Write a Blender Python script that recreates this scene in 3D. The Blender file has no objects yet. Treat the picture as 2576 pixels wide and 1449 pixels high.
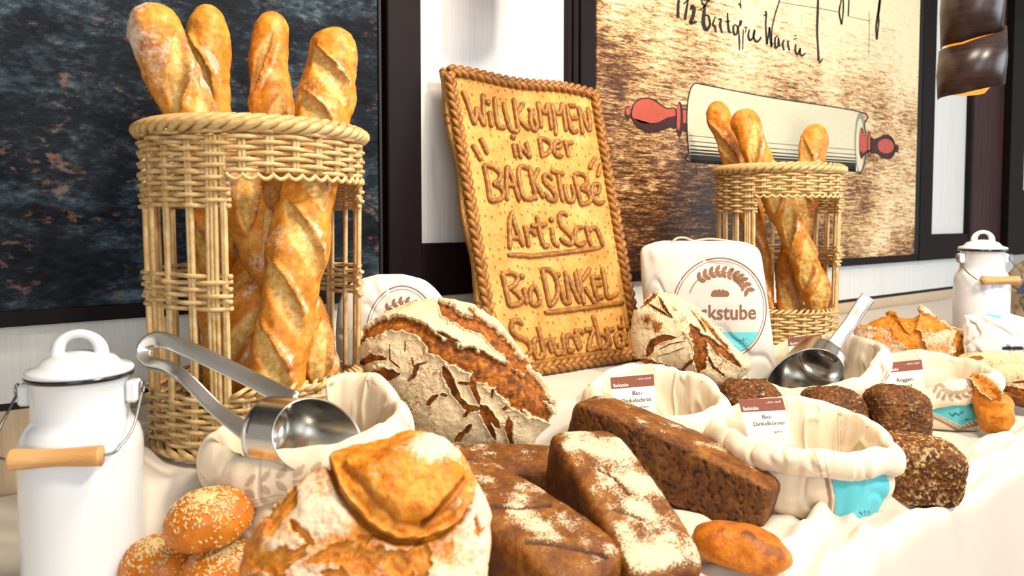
import bpy, math, random
import numpy as np
from mathutils import Vector, Matrix

# ------------------------------------------------------------------ camera, world, lights
PI = math.pi
SC = bpy.context.scene
COL = SC.collection
Z0 = 0.92                       # top of the low riser the baskets stand on
TBL = -0.12                     # table top relative to the riser
FPX, CX, CY = 1900.0, 1288.0, 639.5
YAW, PITCH = math.radians(37.5), math.radians(2.7)
CAM = np.array([0.0, -1.49, Z0 + 0.336])
RIGHT = np.array([math.cos(YAW), -math.sin(YAW), 0.0])
FH = np.array([math.sin(YAW), math.cos(YAW), 0.0])
FWD = FH * math.cos(PITCH) + np.array([0, 0, -math.sin(PITCH)])
UP = np.cross(RIGHT, FWD)

cam_d = bpy.data.cameras.new('camera')
cam = bpy.data.objects.new('camera', cam_d)
COL.objects.link(cam)
cam.matrix_world = Matrix(((RIGHT[0], UP[0], -FWD[0], CAM[0]), (RIGHT[1], UP[1], -FWD[1], CAM[1]),
                           (RIGHT[2], UP[2], -FWD[2], CAM[2]), (0, 0, 0, 1)))
cam_d.sensor_width = 36.0
cam_d.sensor_fit = 'HORIZONTAL'
cam_d.lens = 36.0 * FPX / 2576.0
cam_d.shift_y = -85.0 / 2576.0
cam_d.clip_start = 0.02
cam_d.dof.use_dof = True
cam_d.dof.focus_distance = 1.42
cam_d.dof.aperture_fstop = 5.6
SC.camera = cam

w = bpy.data.worlds.new('world')
SC.world = w
w.use_nodes = True
w.node_tree.nodes['Background'].inputs[0].default_value = (1.0, 0.95, 0.88, 1)
w.node_tree.nodes['Background'].inputs[1].default_value = 0.42

def area(name, loc, target, size, energy, color, size_y=None):
    l = bpy.data.lights.new(name, 'AREA')
    l.energy = energy; l.color = color; l.size = size
    if size_y:
        l.shape = 'RECTANGLE'; l.size_y = size_y
    o = bpy.data.objects.new(name, l)
    COL.objects.link(o)
    o.location = loc
    o.rotation_euler = (Vector(target) - Vector(loc)).to_track_quat('-Z', 'Y').to_euler()
    return o

area('ceiling_downlight', (0.9, -1.15, 2.85), (0.95, -0.65, 0.9), 0.5, 42, (1.0, 0.88, 0.72))
area('ceiling_spot_light', (1.25, -2.35, 2.80), (1.2, -0.4, 1.0), 0.30, 60, (1.0, 0.89, 0.74))
area('window_light', (4.2, -3.0, 1.7), (1.0, -0.6, 0.9), 2.2, 72, (0.78, 0.89, 1.0), 1.8)
area('window_light_rear', (-1.2, -4.2, 1.8), (0.8, -0.5, 1.0), 2.0, 52, (0.92, 0.96, 1.0), 1.6)

vs = SC.view_settings
vs.view_transform = 'Standard'
vs.look = 'None'
vs.exposure = -0.06
vs.gamma = 1.0
vs.use_curve_mapping = False
SC.cycles.max_bounces = 4
SC.cycles.diffuse_bounces = 2
SC.cycles.glossy_bounces = 3
SC.cycles.transmission_bounces = 1
SC.cycles.caustics_reflective = False
SC.cycles.caustics_refractive = False

# ------------------------------------------------------------------ helpers: photo rays into the room
def A3(*v): return np.array(v, dtype=float)
def unit(v):
    v = np.asarray(v, float); return v / (np.linalg.norm(v) + 1e-12)
def ray(px, py):
    return FWD + RIGHT * ((px - CX) / FPX) - UP * ((py - CY) / FPX)
def onz(px, py, z=0.0):                # where the ray meets a level plane, z relative to the riser
    r = ray(px, py); return CAM + r * ((Z0 + z - CAM[2]) / r[2])
def ony(px, py, y=0.0):                # where it meets a plane parallel to the wall
    r = ray(px, py); return CAM + r * ((y - CAM[1]) / r[1])
def atd(px, py, d):                    # at forward distance d
    return CAM + ray(px, py) * d
def onp(px, py, P, N):
    r = ray(px, py); return CAM + r * (np.dot(P - CAM, N) / np.dot(r, N))
def proj(P):
    v = np.asarray(P) - CAM
    z = v @ FWD
    return CX + FPX * (v @ RIGHT) / z, CY - FPX * (v @ UP) / z

def srgb(h):
    h = h.lstrip('#')
    c = [int(h[i:i + 2], 16) / 255 for i in (0, 2, 4)]
    return tuple((x / 12.92 if x <= 0.04045 else ((x + 0.055) / 1.055) ** 2.4) for x in c)
def rgba(h): return (*srgb(h), 1.0)

# ------------------------------------------------------------------ numpy noise
_rng = np.random.RandomState(7)
_perm = np.concatenate([_rng.permutation(256)] * 3)
_grad = _rng.normal(size=(256, 3)); _grad /= np.linalg.norm(_grad, axis=1)[:, None]
def perlin(P):
    P = np.asarray(P, float)
    i = np.floor(P).astype(int); f = P - i; i &= 255
    u = f * f * f * (f * (f * 6 - 15) + 10)
    def g(dx, dy, dz):
        h = _perm[_perm[_perm[i[..., 0] + dx] + i[..., 1] + dy] + i[..., 2] + dz]
        gr = _grad[h]
        return gr[..., 0] * (f[..., 0] - dx) + gr[..., 1] * (f[..., 1] - dy) + gr[..., 2] * (f[..., 2] - dz)
    def L(a, b, t): return a + t * (b - a)
    x0 = L(L(g(0, 0, 0), g(1, 0, 0), u[..., 0]), L(g(0, 1, 0), g(1, 1, 0), u[..., 0]), u[..., 1])
    x1 = L(L(g(0, 0, 1), g(1, 0, 1), u[..., 0]), L(g(0, 1, 1), g(1, 1, 1), u[..., 0]), u[..., 1])
    return L(x0, x1, u[..., 2]) * 1.6
def fbm(P, scale=1.0, oct=3, seed=0.0):
    P = np.asarray(P, float) * scale + seed * 13.37
    s = 0; a = 1.0; t = 0
    for k in range(oct):
        s = s + a * perlin(P); t += a; P = P * 2.03 + 5.1; a *= 0.5
    return s / t
def sstep(a, b, x):
    t = np.clip((x - a) / (b - a), 0, 1); return t * t * (3 - 2 * t)

# ------------------------------------------------------------------ helpers: objects
def link(o): COL.objects.link(o); return o
def tag(o, label=None, cat=None, group=None, kind=None):
    if label: o['label'] = label
    if cat: o['category'] = cat
    if group: o['group'] = group
    if kind: o['kind'] = kind
    return o
def thing(name, label, cat, loc=(0, 0, 0), rotz=0.0, group=None):
    o = link(bpy.data.objects.new(name, None))
    o.empty_display_size = 0.02
    o.location = loc; o.rotation_euler = (0, 0, rotz)
    return tag(o, label, cat, group)
def mk_mesh(name, V, F, smooth=True, attr=None):
    me = bpy.data.meshes.new(name)
    V = np.asarray(V, float)
    me.from_pydata(V.tolist(), [], [tuple(f) for f in F] if not isinstance(F, np.ndarray) else F.tolist())
    if smooth:
        me.polygons.foreach_set('use_smooth', np.ones(len(me.polygons), bool))
    if attr is not None:
        a = me.color_attributes.new('m', 'FLOAT_COLOR', 'POINT')
        c = np.ones((len(V), 4), np.float32); c[:, :attr.shape[1]] = attr
        a.data.foreach_set('color', c.ravel())
    me.update()
    return me
def obj(name, V, F, mat, parent=None, smooth=True, attr=None, origin=None):
    """one mesh object; with a parent the vertices are given in world space unless origin is False"""
    V = np.asarray(V, float)
    if parent is not None and origin is not False:
        V = V - np.array(parent.location)
        if parent.parent is not None: V = V - np.array(parent.parent.location)
    elif parent is None and origin is None:
        V0 = np.array([(V[:, 0].min() + V[:, 0].max()) / 2, (V[:, 1].min() + V[:, 1].max()) / 2, V[:, 2].min()])
        V = V - V0
    me = mk_mesh(name, V, F, smooth, attr)
    if mat is not None: me.materials.append(mat)
    o = link(bpy.data.objects.new(name, me))
    if parent is not None: o.parent = parent
    elif origin is None: o.location = V0
    return o
def copy_tree(o, parent=None):
    c = link(o.copy()); c.parent = parent
    for ch in list(o.children): copy_tree(ch, c)
    return c
def gfaces(nr, nc, wrap=True, off=0, flip=False):
    r = np.arange(nr - 1)[:, None]; c = np.arange(nc if wrap else nc - 1)[None, :]
    c2 = (c + 1) % nc
    f = np.stack([r * nc + c, r * nc + c2, (r + 1) * nc + c2, (r + 1) * nc + c], -1).reshape(-1, 4) + off
    return f[:, ::-1].copy() if flip else f
def catmull(pts, n):
    P = np.asarray(pts, float)
    if len(P) == 2: return P[0] + (P[1] - P[0]) * np.linspace(0, 1, n)[:, None]
    Q = np.vstack([2 * P[0] - P[1], P, 2 * P[-1] - P[-2]])
    m = len(P) - 1
    t = np.linspace(0, m, n); i = np.minimum(t.astype(int), m - 1); f = (t - i)[:, None]
    p0, p1, p2, p3 = Q[i], Q[i + 1], Q[i + 2], Q[i + 3]
    return 0.5 * (2 * p1 + (p2 - p0) * f + (2 * p0 - 5 * p1 + 4 * p2 - p3) * f ** 2 + (3 * p1 - p0 - 3 * p2 + p3) * f ** 3)
def frames(C, ref):
    T = np.gradient(C, axis=0); T /= np.linalg.norm(T, axis=1)[:, None] + 1e-12
    E1 = ref - (T @ ref)[:, None] * T if np.ndim(ref) == 1 else ref - np.sum(ref * T, 1)[:, None] * T
    E1 /= np.linalg.norm(E1, axis=1)[:, None] + 1e-12
    return T, E1, np.cross(T, E1)
def tube(path, r, k=6, ref=(0.123, 0.2, 0.97), closed=False, cap=True):
    C = np.asarray(path, float); n = len(C)
    r = np.broadcast_to(np.asarray(r, float), (n,))
    ref = np.asarray(ref, float)
    if closed:
        T = np.roll(C, -1, 0) - np.roll(C, 1, 0); T /= np.linalg.norm(T, axis=1)[:, None]
        E1 = ref - (T @ ref)[:, None] * T; E1 /= np.linalg.norm(E1, axis=1)[:, None]; E2 = np.cross(T, E1)
    else:
        T, E1, E2 = frames(C, ref)
    th = np.arange(k) * 2 * PI / k
    V = C[:, None] + r[:, None, None] * (np.cos(th)[None, :, None] * E1[:, None] + np.sin(th)[None, :, None] * E2[:, None])
    V = V.reshape(-1, 3)
    F = gfaces(n, k, True).tolist()
    if closed:
        F += [[(n - 1) * k + j, (n - 1) * k + (j + 1) % k, (j + 1) % k, j] for j in range(k)]
    elif cap:
        F.append(list(range(k))[::-1]); F.append([(n - 1) * k + j for j in range(k)])
    return V, F
def join(parts):
    Vs, Fs, o = [], [], 0
    for V, F in parts:
        Vs.append(np.asarray(V, float)); Fs += [[i + o for i in f] for f in F]; o += len(V)
    return np.vstack(Vs), Fs
def lathe(prof, n=64):
    P = np.asarray(prof, float); th = np.arange(n) * 2 * PI / n
    V = np.stack([P[:, None, 0] * np.cos(th), P[:, None, 0] * np.sin(th), np.repeat(P[:, 1:2], n, 1)], -1).reshape(-1, 3)
    return V, gfaces(len(P), n, True).tolist()
def box(x0, x1, y0, y1, z0, z1, b=0.0):
    if b <= 0:
        V = [(x, y, z) for x in (x0, x1) for y in (y0, y1) for z in (z0, z1)]
        return np.array(V, float), [(0, 1, 3, 2), (4, 6, 7, 5), (0, 4, 5, 1), (2, 3, 7, 6), (0, 2, 6, 4), (1, 5, 7, 3)]
    # bevelled box: 24 vertices, chamfered edges and corners
    V, idx = [], {}
    xs, ys, zs = (x0, x1), (y0, y1), (z0, z1)
    for i in (0, 1):
        for j in (0, 1):
            for k in (0, 1):
                sx, sy, sz = (1 - 2 * i), (1 - 2 * j), (1 - 2 * k)
                p = (xs[i], ys[j], zs[k])
                idx[i, j, k, 0] = len(V); V.append((p[0], p[1] + sy * b, p[2] + sz * b))
                idx[i, j, k, 1] = len(V); V.append((p[0] + sx * b, p[1], p[2] + sz * b))
                idx[i, j, k, 2] = len(V); V.append((p[0] + sx * b, p[1] + sy * b, p[2]))
    F = []
    for i in (0, 1):
        f = [idx[i, 0, 0, 0], idx[i, 1, 0, 0], idx[i, 1, 1, 0], idx[i, 0, 1, 0]]; F.append(f if i else f[::-1])
        f = [idx[0, i, 0, 1], idx[1, i, 0, 1], idx[1, i, 1, 1], idx[0, i, 1, 1]]; F.append(f[::-1] if i else f)
        f = [idx[0, 0, i, 2], idx[1, 0, i, 2], idx[1, 1, i, 2], idx[0, 1, i, 2]]; F.append(f if i else f[::-1])
    for j in (0, 1):
        for k in (0, 1):
            F.append([idx[0, j, k, 1], idx[1, j, k, 1], idx[1, j, k, 2], idx[0, j, k, 2]])
            F.append([idx[j, 0, k, 0], idx[j, 1, k, 0], idx[j, 1, k, 2], idx[j, 0, k, 2]])
            F.append([idx[j, k, 0, 0], idx[j, k, 1, 0], idx[j, k, 1, 1], idx[j, k, 0, 1]])
    for i in (0, 1):
        for j in (0, 1):
            for k in (0, 1):
                F.append([idx[i, j, k, 0], idx[i, j, k, 1], idx[i, j, k, 2]])
    return np.array(V, float), F

# ------------------------------------------------------------------ materials
class NT:
    def __init__(s, name):
        s.m = bpy.data.materials.new(name); s.m.use_nodes = True
        s.t = s.m.node_tree; s.b = s.t.nodes['Principled BSDF']
    def n(s, typ, ins=None, **props):
        nd = s.t.nodes.new('ShaderNode' + typ)
        for k, v in props.items(): setattr(nd, k, v)
        for k, v in (ins or {}).items():
            s.put(nd.inputs[k], v)
        return nd
    def put(s, sock, v):
        if isinstance(v, bpy.types.NodeSocket): s.t.links.new(v, sock)
        elif isinstance(v, bpy.types.Node): s.t.links.new(v.outputs[0], sock)
        else: sock.default_value = v
    def noise(s, scale, detail=3, rough=0.55, vec=None, dist=0.0):
        nd = s.n('TexNoise', {'Scale': scale, 'Detail': detail, 'Roughness': rough, 'Distortion': dist})
        if vec is not None: s.put(nd.inputs['Vector'], vec)
        return nd.outputs['Fac']
    def ramp(s, fac, stops, interp='LINEAR'):
        nd = s.n('ValToRGB', {'Fac': fac}); cr = nd.color_ramp; cr.interpolation = interp
        while len(cr.elements) < len(stops): cr.elements.new(0.5)
        for e, (p, c) in zip(cr.elements, stops):
            e.position = p; e.color = rgba(c) if isinstance(c, str) else ((c, c, c, 1) if not isinstance(c, tuple) else c)
        return nd.outputs['Color']
    def mix(s, fac, a, b, blend='MIX'):
        nd = s.n('Mix', data_type='RGBA', blend_type=blend)
        s.put(nd.inputs[0], fac); s.put(nd.inputs[6], a); s.put(nd.inputs[7], b)
        return nd.outputs[2]
    def math(s, op, a, b=0.5, clamp=False):
        nd = s.n('Math', operation=op, use_clamp=clamp); s.put(nd.inputs[0], a); s.put(nd.inputs[1], b)
        return nd.outputs[0]
    def coord(s, which='Object', scale=None, rot=None):
        c = s.n('TexCoord').outputs[which]
        if scale or rot:
            mp = s.n('Mapping', {'Vector': c}); 
            if scale: mp.inputs['Scale'].default_value = scale
            if rot: mp.inputs['Rotation'].default_value = rot
            return mp.outputs[0]
        return c
    def attr(s):
        a = s.n('Attribute', attribute_name='m')
        sp = s.n('SeparateColor', {'Color': a.outputs['Color']})
        return sp.outputs[0], sp.outputs[1], sp.outputs[2]
    def bump(s, h, strength=0.3, dist=0.002):
        b = s.n('Bump', {'Height': h, 'Strength': strength, 'Distance': dist})
        s.put(s.b.inputs['Normal'], b.outputs[0])
    def set(s, color=None, rough=None, metal=None, spec=None, **kw):
        if color is not None: s.put(s.b.inputs['Base Color'], rgba(color) if isinstance(color, str) else color)
        if rough is not None: s.put(s.b.inputs['Roughness'], rough)
        if metal is not None: s.put(s.b.inputs['Metallic'], metal)
        if spec is not None: s.put(s.b.inputs['Specular IOR Level'], spec)
        for k, v in kw.items(): s.put(s.b.inputs[k], v)
        return s.m
def flat(name, color, rough=0.6, metal=0.0, spec=0.4, vary=0.0, scale=40):
    t = NT(name)
    if vary:
        c = Vector(srgb(color)); n = t.noise(scale, 3, vec=t.coord())
        col = t.ramp(n, [(0.25, tuple(c * (1 - vary)) + (1,)), (0.75, tuple(c * (1 + vary * 0.5)) + (1,))])
        return t.set(col, rough, metal, spec)
    return t.set(color, rough, metal, spec)

def bread_mat(name, crust, exposed, flour='ead9c0', dark='3a1a08', rough=0.62, fscale=260, fcut=0.42, bump=0.5, crackle=0.0, spk=1.1):
    """m.r = flour, m.g = torn crumb laid open, m.b = dark bake"""
    t = NT(name); co = t.coord(); r, g, b = t.attr()
    n1 = t.noise(34, 4, 0.6, co); n2 = t.noise(120, 4, 0.65, co); n3 = t.noise(fscale, 3, 0.7, co)
    cr = t.ramp(t.math('ADD', t.math('MULTIPLY', n1, 0.65), t.math('MULTIPLY', n2, 0.35)),
                [(0.30, crust[0]), (0.5, crust[1]), (0.70, crust[2])])
    ex = t.ramp(n2, [(0.30, exposed[0]), (0.52, exposed[1]), (0.72, exposed[2])])
    col = t.mix(g, cr, ex)
    col = t.mix(t.math('MULTIPLY', b, t.ramp(n2, [(0.2, 0.65), (0.7, 1.0)]), True), col, rgba(dark))
    f = t.math('ADD', r, t.math('MULTIPLY', t.math('SUBTRACT', n3, 0.5), spk))
    f = t.ramp(f, [(fcut - 0.13, 0.0), (fcut + 0.22, 0.93)])
    if crackle > 0:
        wv = t.n('TexNoise', {'Scale': 60.0, 'Detail': 2.0, 'Vector': co})
        vv = t.mix(0.035, co, wv.outputs['Color'])
        v = t.n('TexVoronoi', {'Scale': crackle, 'Vector': vv}, feature='DISTANCE_TO_EDGE')
        lines = t.ramp(v.outputs['Distance'], [(0.0, 0.0), (0.045, 1.0)])
        gate = t.ramp(t.noise(22, 2, 0.5, co), [(0.45, 1.0), (0.60, 0.0)])
        f = t.mix(1.0, f, t.mix(gate, lines, rgba('ffffff')), 'MULTIPLY')
    fl = t.ramp(n2, [(0.25, tuple(Vector(srgb(flour)) * 0.80) + (1,)), (0.7, flour)])
    col = t.mix(f, col, fl)
    h = t.math('ADD', t.math('MULTIPLY', n2, 0.7), t.math('MULTIPLY', n3, 0.5))
    t.bump(h, bump, 0.003)
    ro = t.math('ADD', t.math('MULTIPLY', f, 0.25), rough, True)
    return t.set(col, ro, 0, 0.35)

M = {}
M['baguette'] = bread_mat('baguette_crust', ('a4520e', 'd68828', 'ecb256'), ('cc8a2e', 'e4b666', 'f2d69c'), flour='eddac6', dark='7a3608', rough=0.45, fscale=150, fcut=0.55, bump=0.35)
M['rustic'] = bread_mat('rustic_crust', ('5a2806', '8f4a0c', 'b06a1a'), ('4a2004', '94500a', 'c47c18'), flour='f0d7ab', dark='1e0c04', rough=0.7, fscale=300, fcut=0.40, bump=0.8, crackle=46)
M['golden'] = bread_mat('golden_crust', ('9a4606', 'd07c16', 'e6a23c'), ('a05008', 'd2861e', 'e8b860'), flour='f2d9ba', dark='5c2a08', rough=0.5, fscale=190, fcut=0.44, bump=0.6)
M['rye'] = bread_mat('rye_crust', ('3a1c06', '74400c', 'a06a1e'), ('301606', '5c340c', '86541a'), flour='e8d2ae', dark='150806', rough=0.55, fscale=380, fcut=0.50, bump=0.8, spk=2.2)
M['grain'] = bread_mat('grain_crust', ('200c04', '552608', '94560e'), ('3a1a06', '7a4a10', 'b07c2a'), flour='dcb67c', dark='140603', rough=0.6, fscale=300, fcut=0.76, bump=1.0)
M['bun'] = bread_mat('bun_crust', ('a14a08', 'cf7417', 'de8f2c'), ('b56a18', 'd08a30', 'e0aa58'), flour='f0dfb8', dark='6a2c06', rough=0.38, fscale=160, fcut=0.9, bump=0.25)
M['roll'] = bread_mat('roll_crust', ('8a3c04', 'bd6a10', 'd68c2a'), ('a05a12', 'c98028', 'dca650'), flour='e8c890', dark='5c2604', rough=0.4, fscale=200, fcut=0.62, bump=0.7)
M['seed'] = flat('seed', 'e2c487', 0.6, vary=0.3, scale=300)
M['dough'] = None
# ------------------------------------------------------------------ the room
M['frame'] = flat('dark_frame_wood', '150c0e', 0.45, spec=0.14, vary=0.25, scale=12)
M['black'] = flat('black_gap', '050506', 0.6)
t = NT('white_laminate'); co = t.coord(scale=(60, 60, 1.5)); n = t.noise(3, 3, 0.5, co)
t.bump(n, 0.08, 0.002); M['white_panel'] = t.set(t.ramp(n, [(0.3, 'd3d2ce'), (0.7, 'dddcd8')]), 0.35, 0, 0.4)
t = NT('beige_laminate'); co = t.coord(scale=(60, 60, 1.5)); n = t.noise(3, 3, 0.5, co)
M['beige'] = t.set(t.ramp(n, [(0.3, 'c2a887'), (0.7, 'd2bb9c')]), 0.3, 0, 0.5)
t = NT('brown_wall_panel'); co = t.coord(scale=(22, 22, 0.6)); n = t.noise(3, 4, 0.6, co)
M['brown_wall'] = t.set(t.ramp(n, [(0.3, '2c1a1a'), (0.7, '462d2b')]), 0.5, 0, 0.25)
M['plaster'] = flat('plaster', 'd9d2c6', 0.85, vary=0.05, scale=8)
t = NT('floor_boards'); co = t.coord(scale=(2, 14, 2)); n = t.noise(3, 4, 0.6, co)
M['floor'] = t.set(t.ramp(n, [(0.3, '5b432f'), (0.7, '80624a')]), 0.4)

def struct(name, V, F, mat, smooth=False):
    o = obj(name, V, F, mat, smooth=smooth); o['kind'] = 'structure'; return o

FRAME_BOT = np.mean([ony(10, 819)[2], ony(2140, 666)[2]])
GAP_TOP = np.mean([ony(40, 1014)[2], ony(2200, 742)[2]])
GAP_BOT = GAP_TOP - 0.013
TOPZ = Z0 + 1.50
struct('floor', *box(-3, 7, -5, 0.3, -0.05, 0.0), M['floor'])
struct('ceiling', *box(-3, 7, -5, 0.3, 2.95, 3.0), M['plaster'])
struct('wall_back', *box(-3, 7, 0.0, 0.12, FRAME_BOT - 0.01, 2.95), M['brown_wall'])
struct('trim_1', *box(-3, ony(2545, 650)[0], -0.006, 0.12, GAP_TOP, FRAME_BOT + 0.02), M['white_panel'])
struct('trim_2', *box(-3, 7, 0.002, 0.12, GAP_BOT, GAP_TOP), M['black'])
struct('wall_lower', *box(-3, 7, -0.004, 0.12, 0.0, GAP_BOT), M['beige'])

def wx(px, py, y=0.0): return ony(px, py, y)[0]
def wz(px, py, y=0.0): return ony(px, py, y)[2]
def wall_box(name, x0, x1, z0, z1, y0, y1, mat, parent, b=0.0015):
    return obj(name, *box(x0, x1, y0, y1, z0, z1, b), mat, parent, smooth=False)

# --- slate-look picture on the left
t = NT('slate_print'); co = t.coord(scale=(1, 1, 1.9))
n1 = t.noise(7, 6, 0.62, co, 0.6); n2 = t.noise(46, 5, 0.7, co); n3 = t.noise(15, 4, 0.7, t.coord(scale=(1, 1, 1.4)), 0.8)
base = t.ramp(t.math('ADD', t.math('MULTIPLY', n1, 0.6), t.math('MULTIPLY', n2, 0.4)), [(0.38, '05070b'), (0.50, '151b23'), (0.57, '2b3740'), (0.68, '5a6a73')])
rust = t.ramp(t.math('MULTIPLY', n3, t.math('ADD', n2, 0.5)), [(0.60, 0.0), (0.74, 0.75)])
t.bump(n2, 0.5, 0.004)
M['slate'] = t.set(t.mix(rust, base, rgba('6f5548')), 0.65, 0, 0.12)
xl, xr = -1.15, wx(948, 300, -0.02)
sl = thing('slate_picture', 'large dark blue-grey slate-look picture behind the tall left bread basket', 'picture', ((xl + xr) / 2, -0.012, FRAME_BOT))
bz = wz(10, 784, -0.02)
wall_box('canvas', xl, xr, bz, TOPZ, -0.026, -0.002, M['slate'], sl)
wall_box('frame_bottom', xl, wx(960, 300, -0.03), FRAME_BOT, bz + 0.001, -0.032, -0.002, M['frame'], sl)
wall_box('frame_side', xr, wx(962, 300, -0.03), bz, TOPZ, -0.030, -0.002, M['black'], sl)

# --- white panel in a deep dark frame, centre
def framed_panel(name, label, xo0, xi0, xi1, xo1, zi, two_step):
    o = thing(name, label, 'picture', ((xo0 + xo1) / 2, -0.012, FRAME_BOT))
    wall_box('panel', xi0 - 0.01, xi1 + 0.01, zi - 0.01, TOPZ, -0.010, -0.002, M['white_panel'], o)
    wall_box('frame_side', xo0, xi0, FRAME_BOT, TOPZ, -0.036, -0.002, M['frame'], o, 0.003)
    if two_step:
        s = (xo1 - xi1)
        wall_box('frame_side', xi1 + s * 0.42, xo1, FRAME_BOT, TOPZ, -0.036, -0.002, M['frame'], o, 0.003)
        wall_box('inner_bead', xi1, xi1 + s * 0.20, zi, TOPZ, -0.024, -0.002, M['frame'], o, 0.003)
        wall_box('inner_bead', xi1 + s * 0.20, xi1 + s * 0.40, zi, TOPZ, -0.030, -0.002, M['frame'], o, 0.003)
    else:
        wall_box('frame_side', xi1, xo1, FRAME_BOT, TOPZ, -0.036, -0.002, M['frame'], o, 0.003)
    wall_box('frame_bottom', xi0 - 0.001, xi1 + 0.001, FRAME_BOT, zi, -0.033, -0.002, M['frame'], o, 0.003)
    return o
framed_panel('framed_panel', 'tall white panel in a dark wood frame behind the bread sign', wx(976, 300, -.036), wx(1052, 300, -.02), wx(1424, 300, -.02), wx(1499, 300, -.036),
             wz(1120, 611, -.03), True)
framed_panel('framed_panel', 'narrow white panel in a dark frame behind the hanging lamp', wx(2322, 300, -.036), wx(2342, 300, -.02), wx(2437, 300, -.02), wx(2452, 300, -.036),
             wz(2390, 588, -.03), False)
framed_panel('framed_panel', 'black framed panel cut off by the right picture edge', wx(2546, 300, -.036), wx(2571, 300, -.02), wx(2700, 300, -.02), wx(2760, 300, -.036),
             wz(2572, 478, -.03), False)

# --- printed wood canvas with recipe lettering and rolling pin
t = NT('wood_print'); 
co = t.coord(scale=(1, 1, 8)); gx = t.n('SeparateXYZ', {'Vector': t.coord()})
n1 = t.noise(17, 5, 0.74, co, 0.4); n2 = t.noise(75, 5, 0.8, co); n3 = t.noise(2.6, 3, 0.5, t.coord())
cr = t.noise(26, 3, 0.6, t.coord(scale=(5, 5, 0.6)), 0.4)
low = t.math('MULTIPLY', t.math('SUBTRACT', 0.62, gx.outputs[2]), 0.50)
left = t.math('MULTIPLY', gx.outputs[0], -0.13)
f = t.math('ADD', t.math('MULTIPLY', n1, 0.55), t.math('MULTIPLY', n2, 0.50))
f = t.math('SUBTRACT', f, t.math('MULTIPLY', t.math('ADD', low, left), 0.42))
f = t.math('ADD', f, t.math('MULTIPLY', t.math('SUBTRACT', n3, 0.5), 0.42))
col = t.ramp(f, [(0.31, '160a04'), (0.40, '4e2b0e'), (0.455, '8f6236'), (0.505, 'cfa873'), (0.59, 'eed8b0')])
crk = t.ramp(cr, [(0.27, 0.7), (0.335, 0.0)])
dash = t.noise(42, 2, 0.5, t.coord(scale=(1, 1, 10)), 0.2)
dm = t.math('MULTIPLY', t.ramp(dash, [(0.34, 0.85), (0.40, 0.0)]), t.ramp(f, [(0.40, 1.0), (0.62, 0.35)]))
col = t.mix(dm, col, rgba('4a2a10'))
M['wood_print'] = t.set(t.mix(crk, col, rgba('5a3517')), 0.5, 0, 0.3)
YC = -0.030
xc0, xc1 = wx(1501, 300, YC), wx(2308, 300, YC)
cz = wz(2140, 650, YC)
cv = thing('wood_canvas', 'wood-grain canvas print with black recipe handwriting and a red-handled rolling pin', 'picture', ((xc0 + xc1) / 2, -0.012, FRAME_BOT))
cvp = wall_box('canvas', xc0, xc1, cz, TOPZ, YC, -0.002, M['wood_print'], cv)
wall_box('frame_bottom', xc0 - 0.004, wx(2320, 600, YC), FRAME_BOT, cz, YC - 0.002, -0.002, M['frame'], cv)
wall_box('frame_side', xc1, wx(2322, 300, -.036), FRAME_BOT, TOPZ, YC - 0.001, -0.002, M['black'], cv)
M['ink'] = flat('ink_black', '1d1a18', 0.7)
M['pin_white'] = flat('pin_cream', 'cdc5a8', 0.7, vary=0.06, scale=90)
M['pin_grey'] = flat('pin_grey', '8d8c78', 0.7, vary=0.15, scale=60)
M['pin_red'] = flat('pin_red', 'b0503e', 0.7, vary=0.1, scale=60)
M['pin_dark'] = flat('pin_dark_red', '3a1a1c', 0.7, vary=0.2, scale=60)

def zpx(pts, reg, sc):
    return [(reg[0] + x / sc, reg[1] + y / sc) for x, y in pts]
LAY = [0]
def poly_on(name, pts, mat, parent, layer, th=0.0003):
    """a flat print: outline given in photo pixels, laid on the canvas face"""
    y = YC - 0.0003 * (layer + 1)
    P = np.array([ony(px, py, y) for px, py in pts])
    c = P.mean(0); V = np.vstack([P, c]); n = len(P)
    a = sum(P[i][0] * P[(i + 1) % n][2] - P[(i + 1) % n][0] * P[i][2] for i in range(n))
    F = [(i, (i + 1) % n, n) if a > 0 else ((i + 1) % n, i, n) for i in range(n)]
    return obj(name, V, F, mat, parent, smooth=False)
def ell(cx, cy, rx, ry, n=28, rot=0.0):
    return [(cx + rx * math.cos(a) * math.cos(rot) - ry * math.sin(a) * math.sin(rot), cy + rx * math.cos(a) * math.sin(rot) + ry * math.sin(a) * math.cos(rot))
            for a in np.arange(n) * 2 * PI / n]
def ribbon_px(pts, wpx, n=None):
    C = catmull(pts, n or max(6, 6 * len(pts)))
    w = np.interp(np.linspace(0, 1, len(C)), np.linspace(0, 1, len(np.atleast_1d(wpx))), np.atleast_1d(wpx)) / 2
    T = np.gradient(C, axis=0); T /= np.linalg.norm(T, axis=1)[:, None] + 1e-9
    Nn = np.stack([-T[:, 1], T[:, 0]], 1) * w[:, None]
    return C + Nn, C - Nn
def ribbons_on(name, strokes, mat, parent, layer):
    y = YC - 0.0003 * (layer + 1); parts = []
    for pts, wd in strokes:
        L, R = ribbon_px(pts, wd)
        V = np.array([ony(*p, y) for p in L] + [ony(*p, y) for p in R]); n = len(L)
        parts.append((V, [[i, i + 1, n + i + 1, n + i] for i in range(n - 1)]))
    for p_ in parts: obj(name, *p_, mat, parent, smooth=False)
R1, S1 = (1480, 0), 2.195
body = [(590, 458), (800, 497), (1000, 537), (1250, 577), (1500, 618), (1500, 955), (1460, 945), (1040, 905), (580, 895), (560, 840), (548, 760), (545, 680), (549, 570), (566, 490)]
poly_on('print_roller', zpx(body, R1, S1), M['pin_white'], cv, 2)
poly_on('print_roller_end', zpx(ell(1502, 787, 33, 170), R1, S1), M['pin_grey'], cv, 3)
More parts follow.
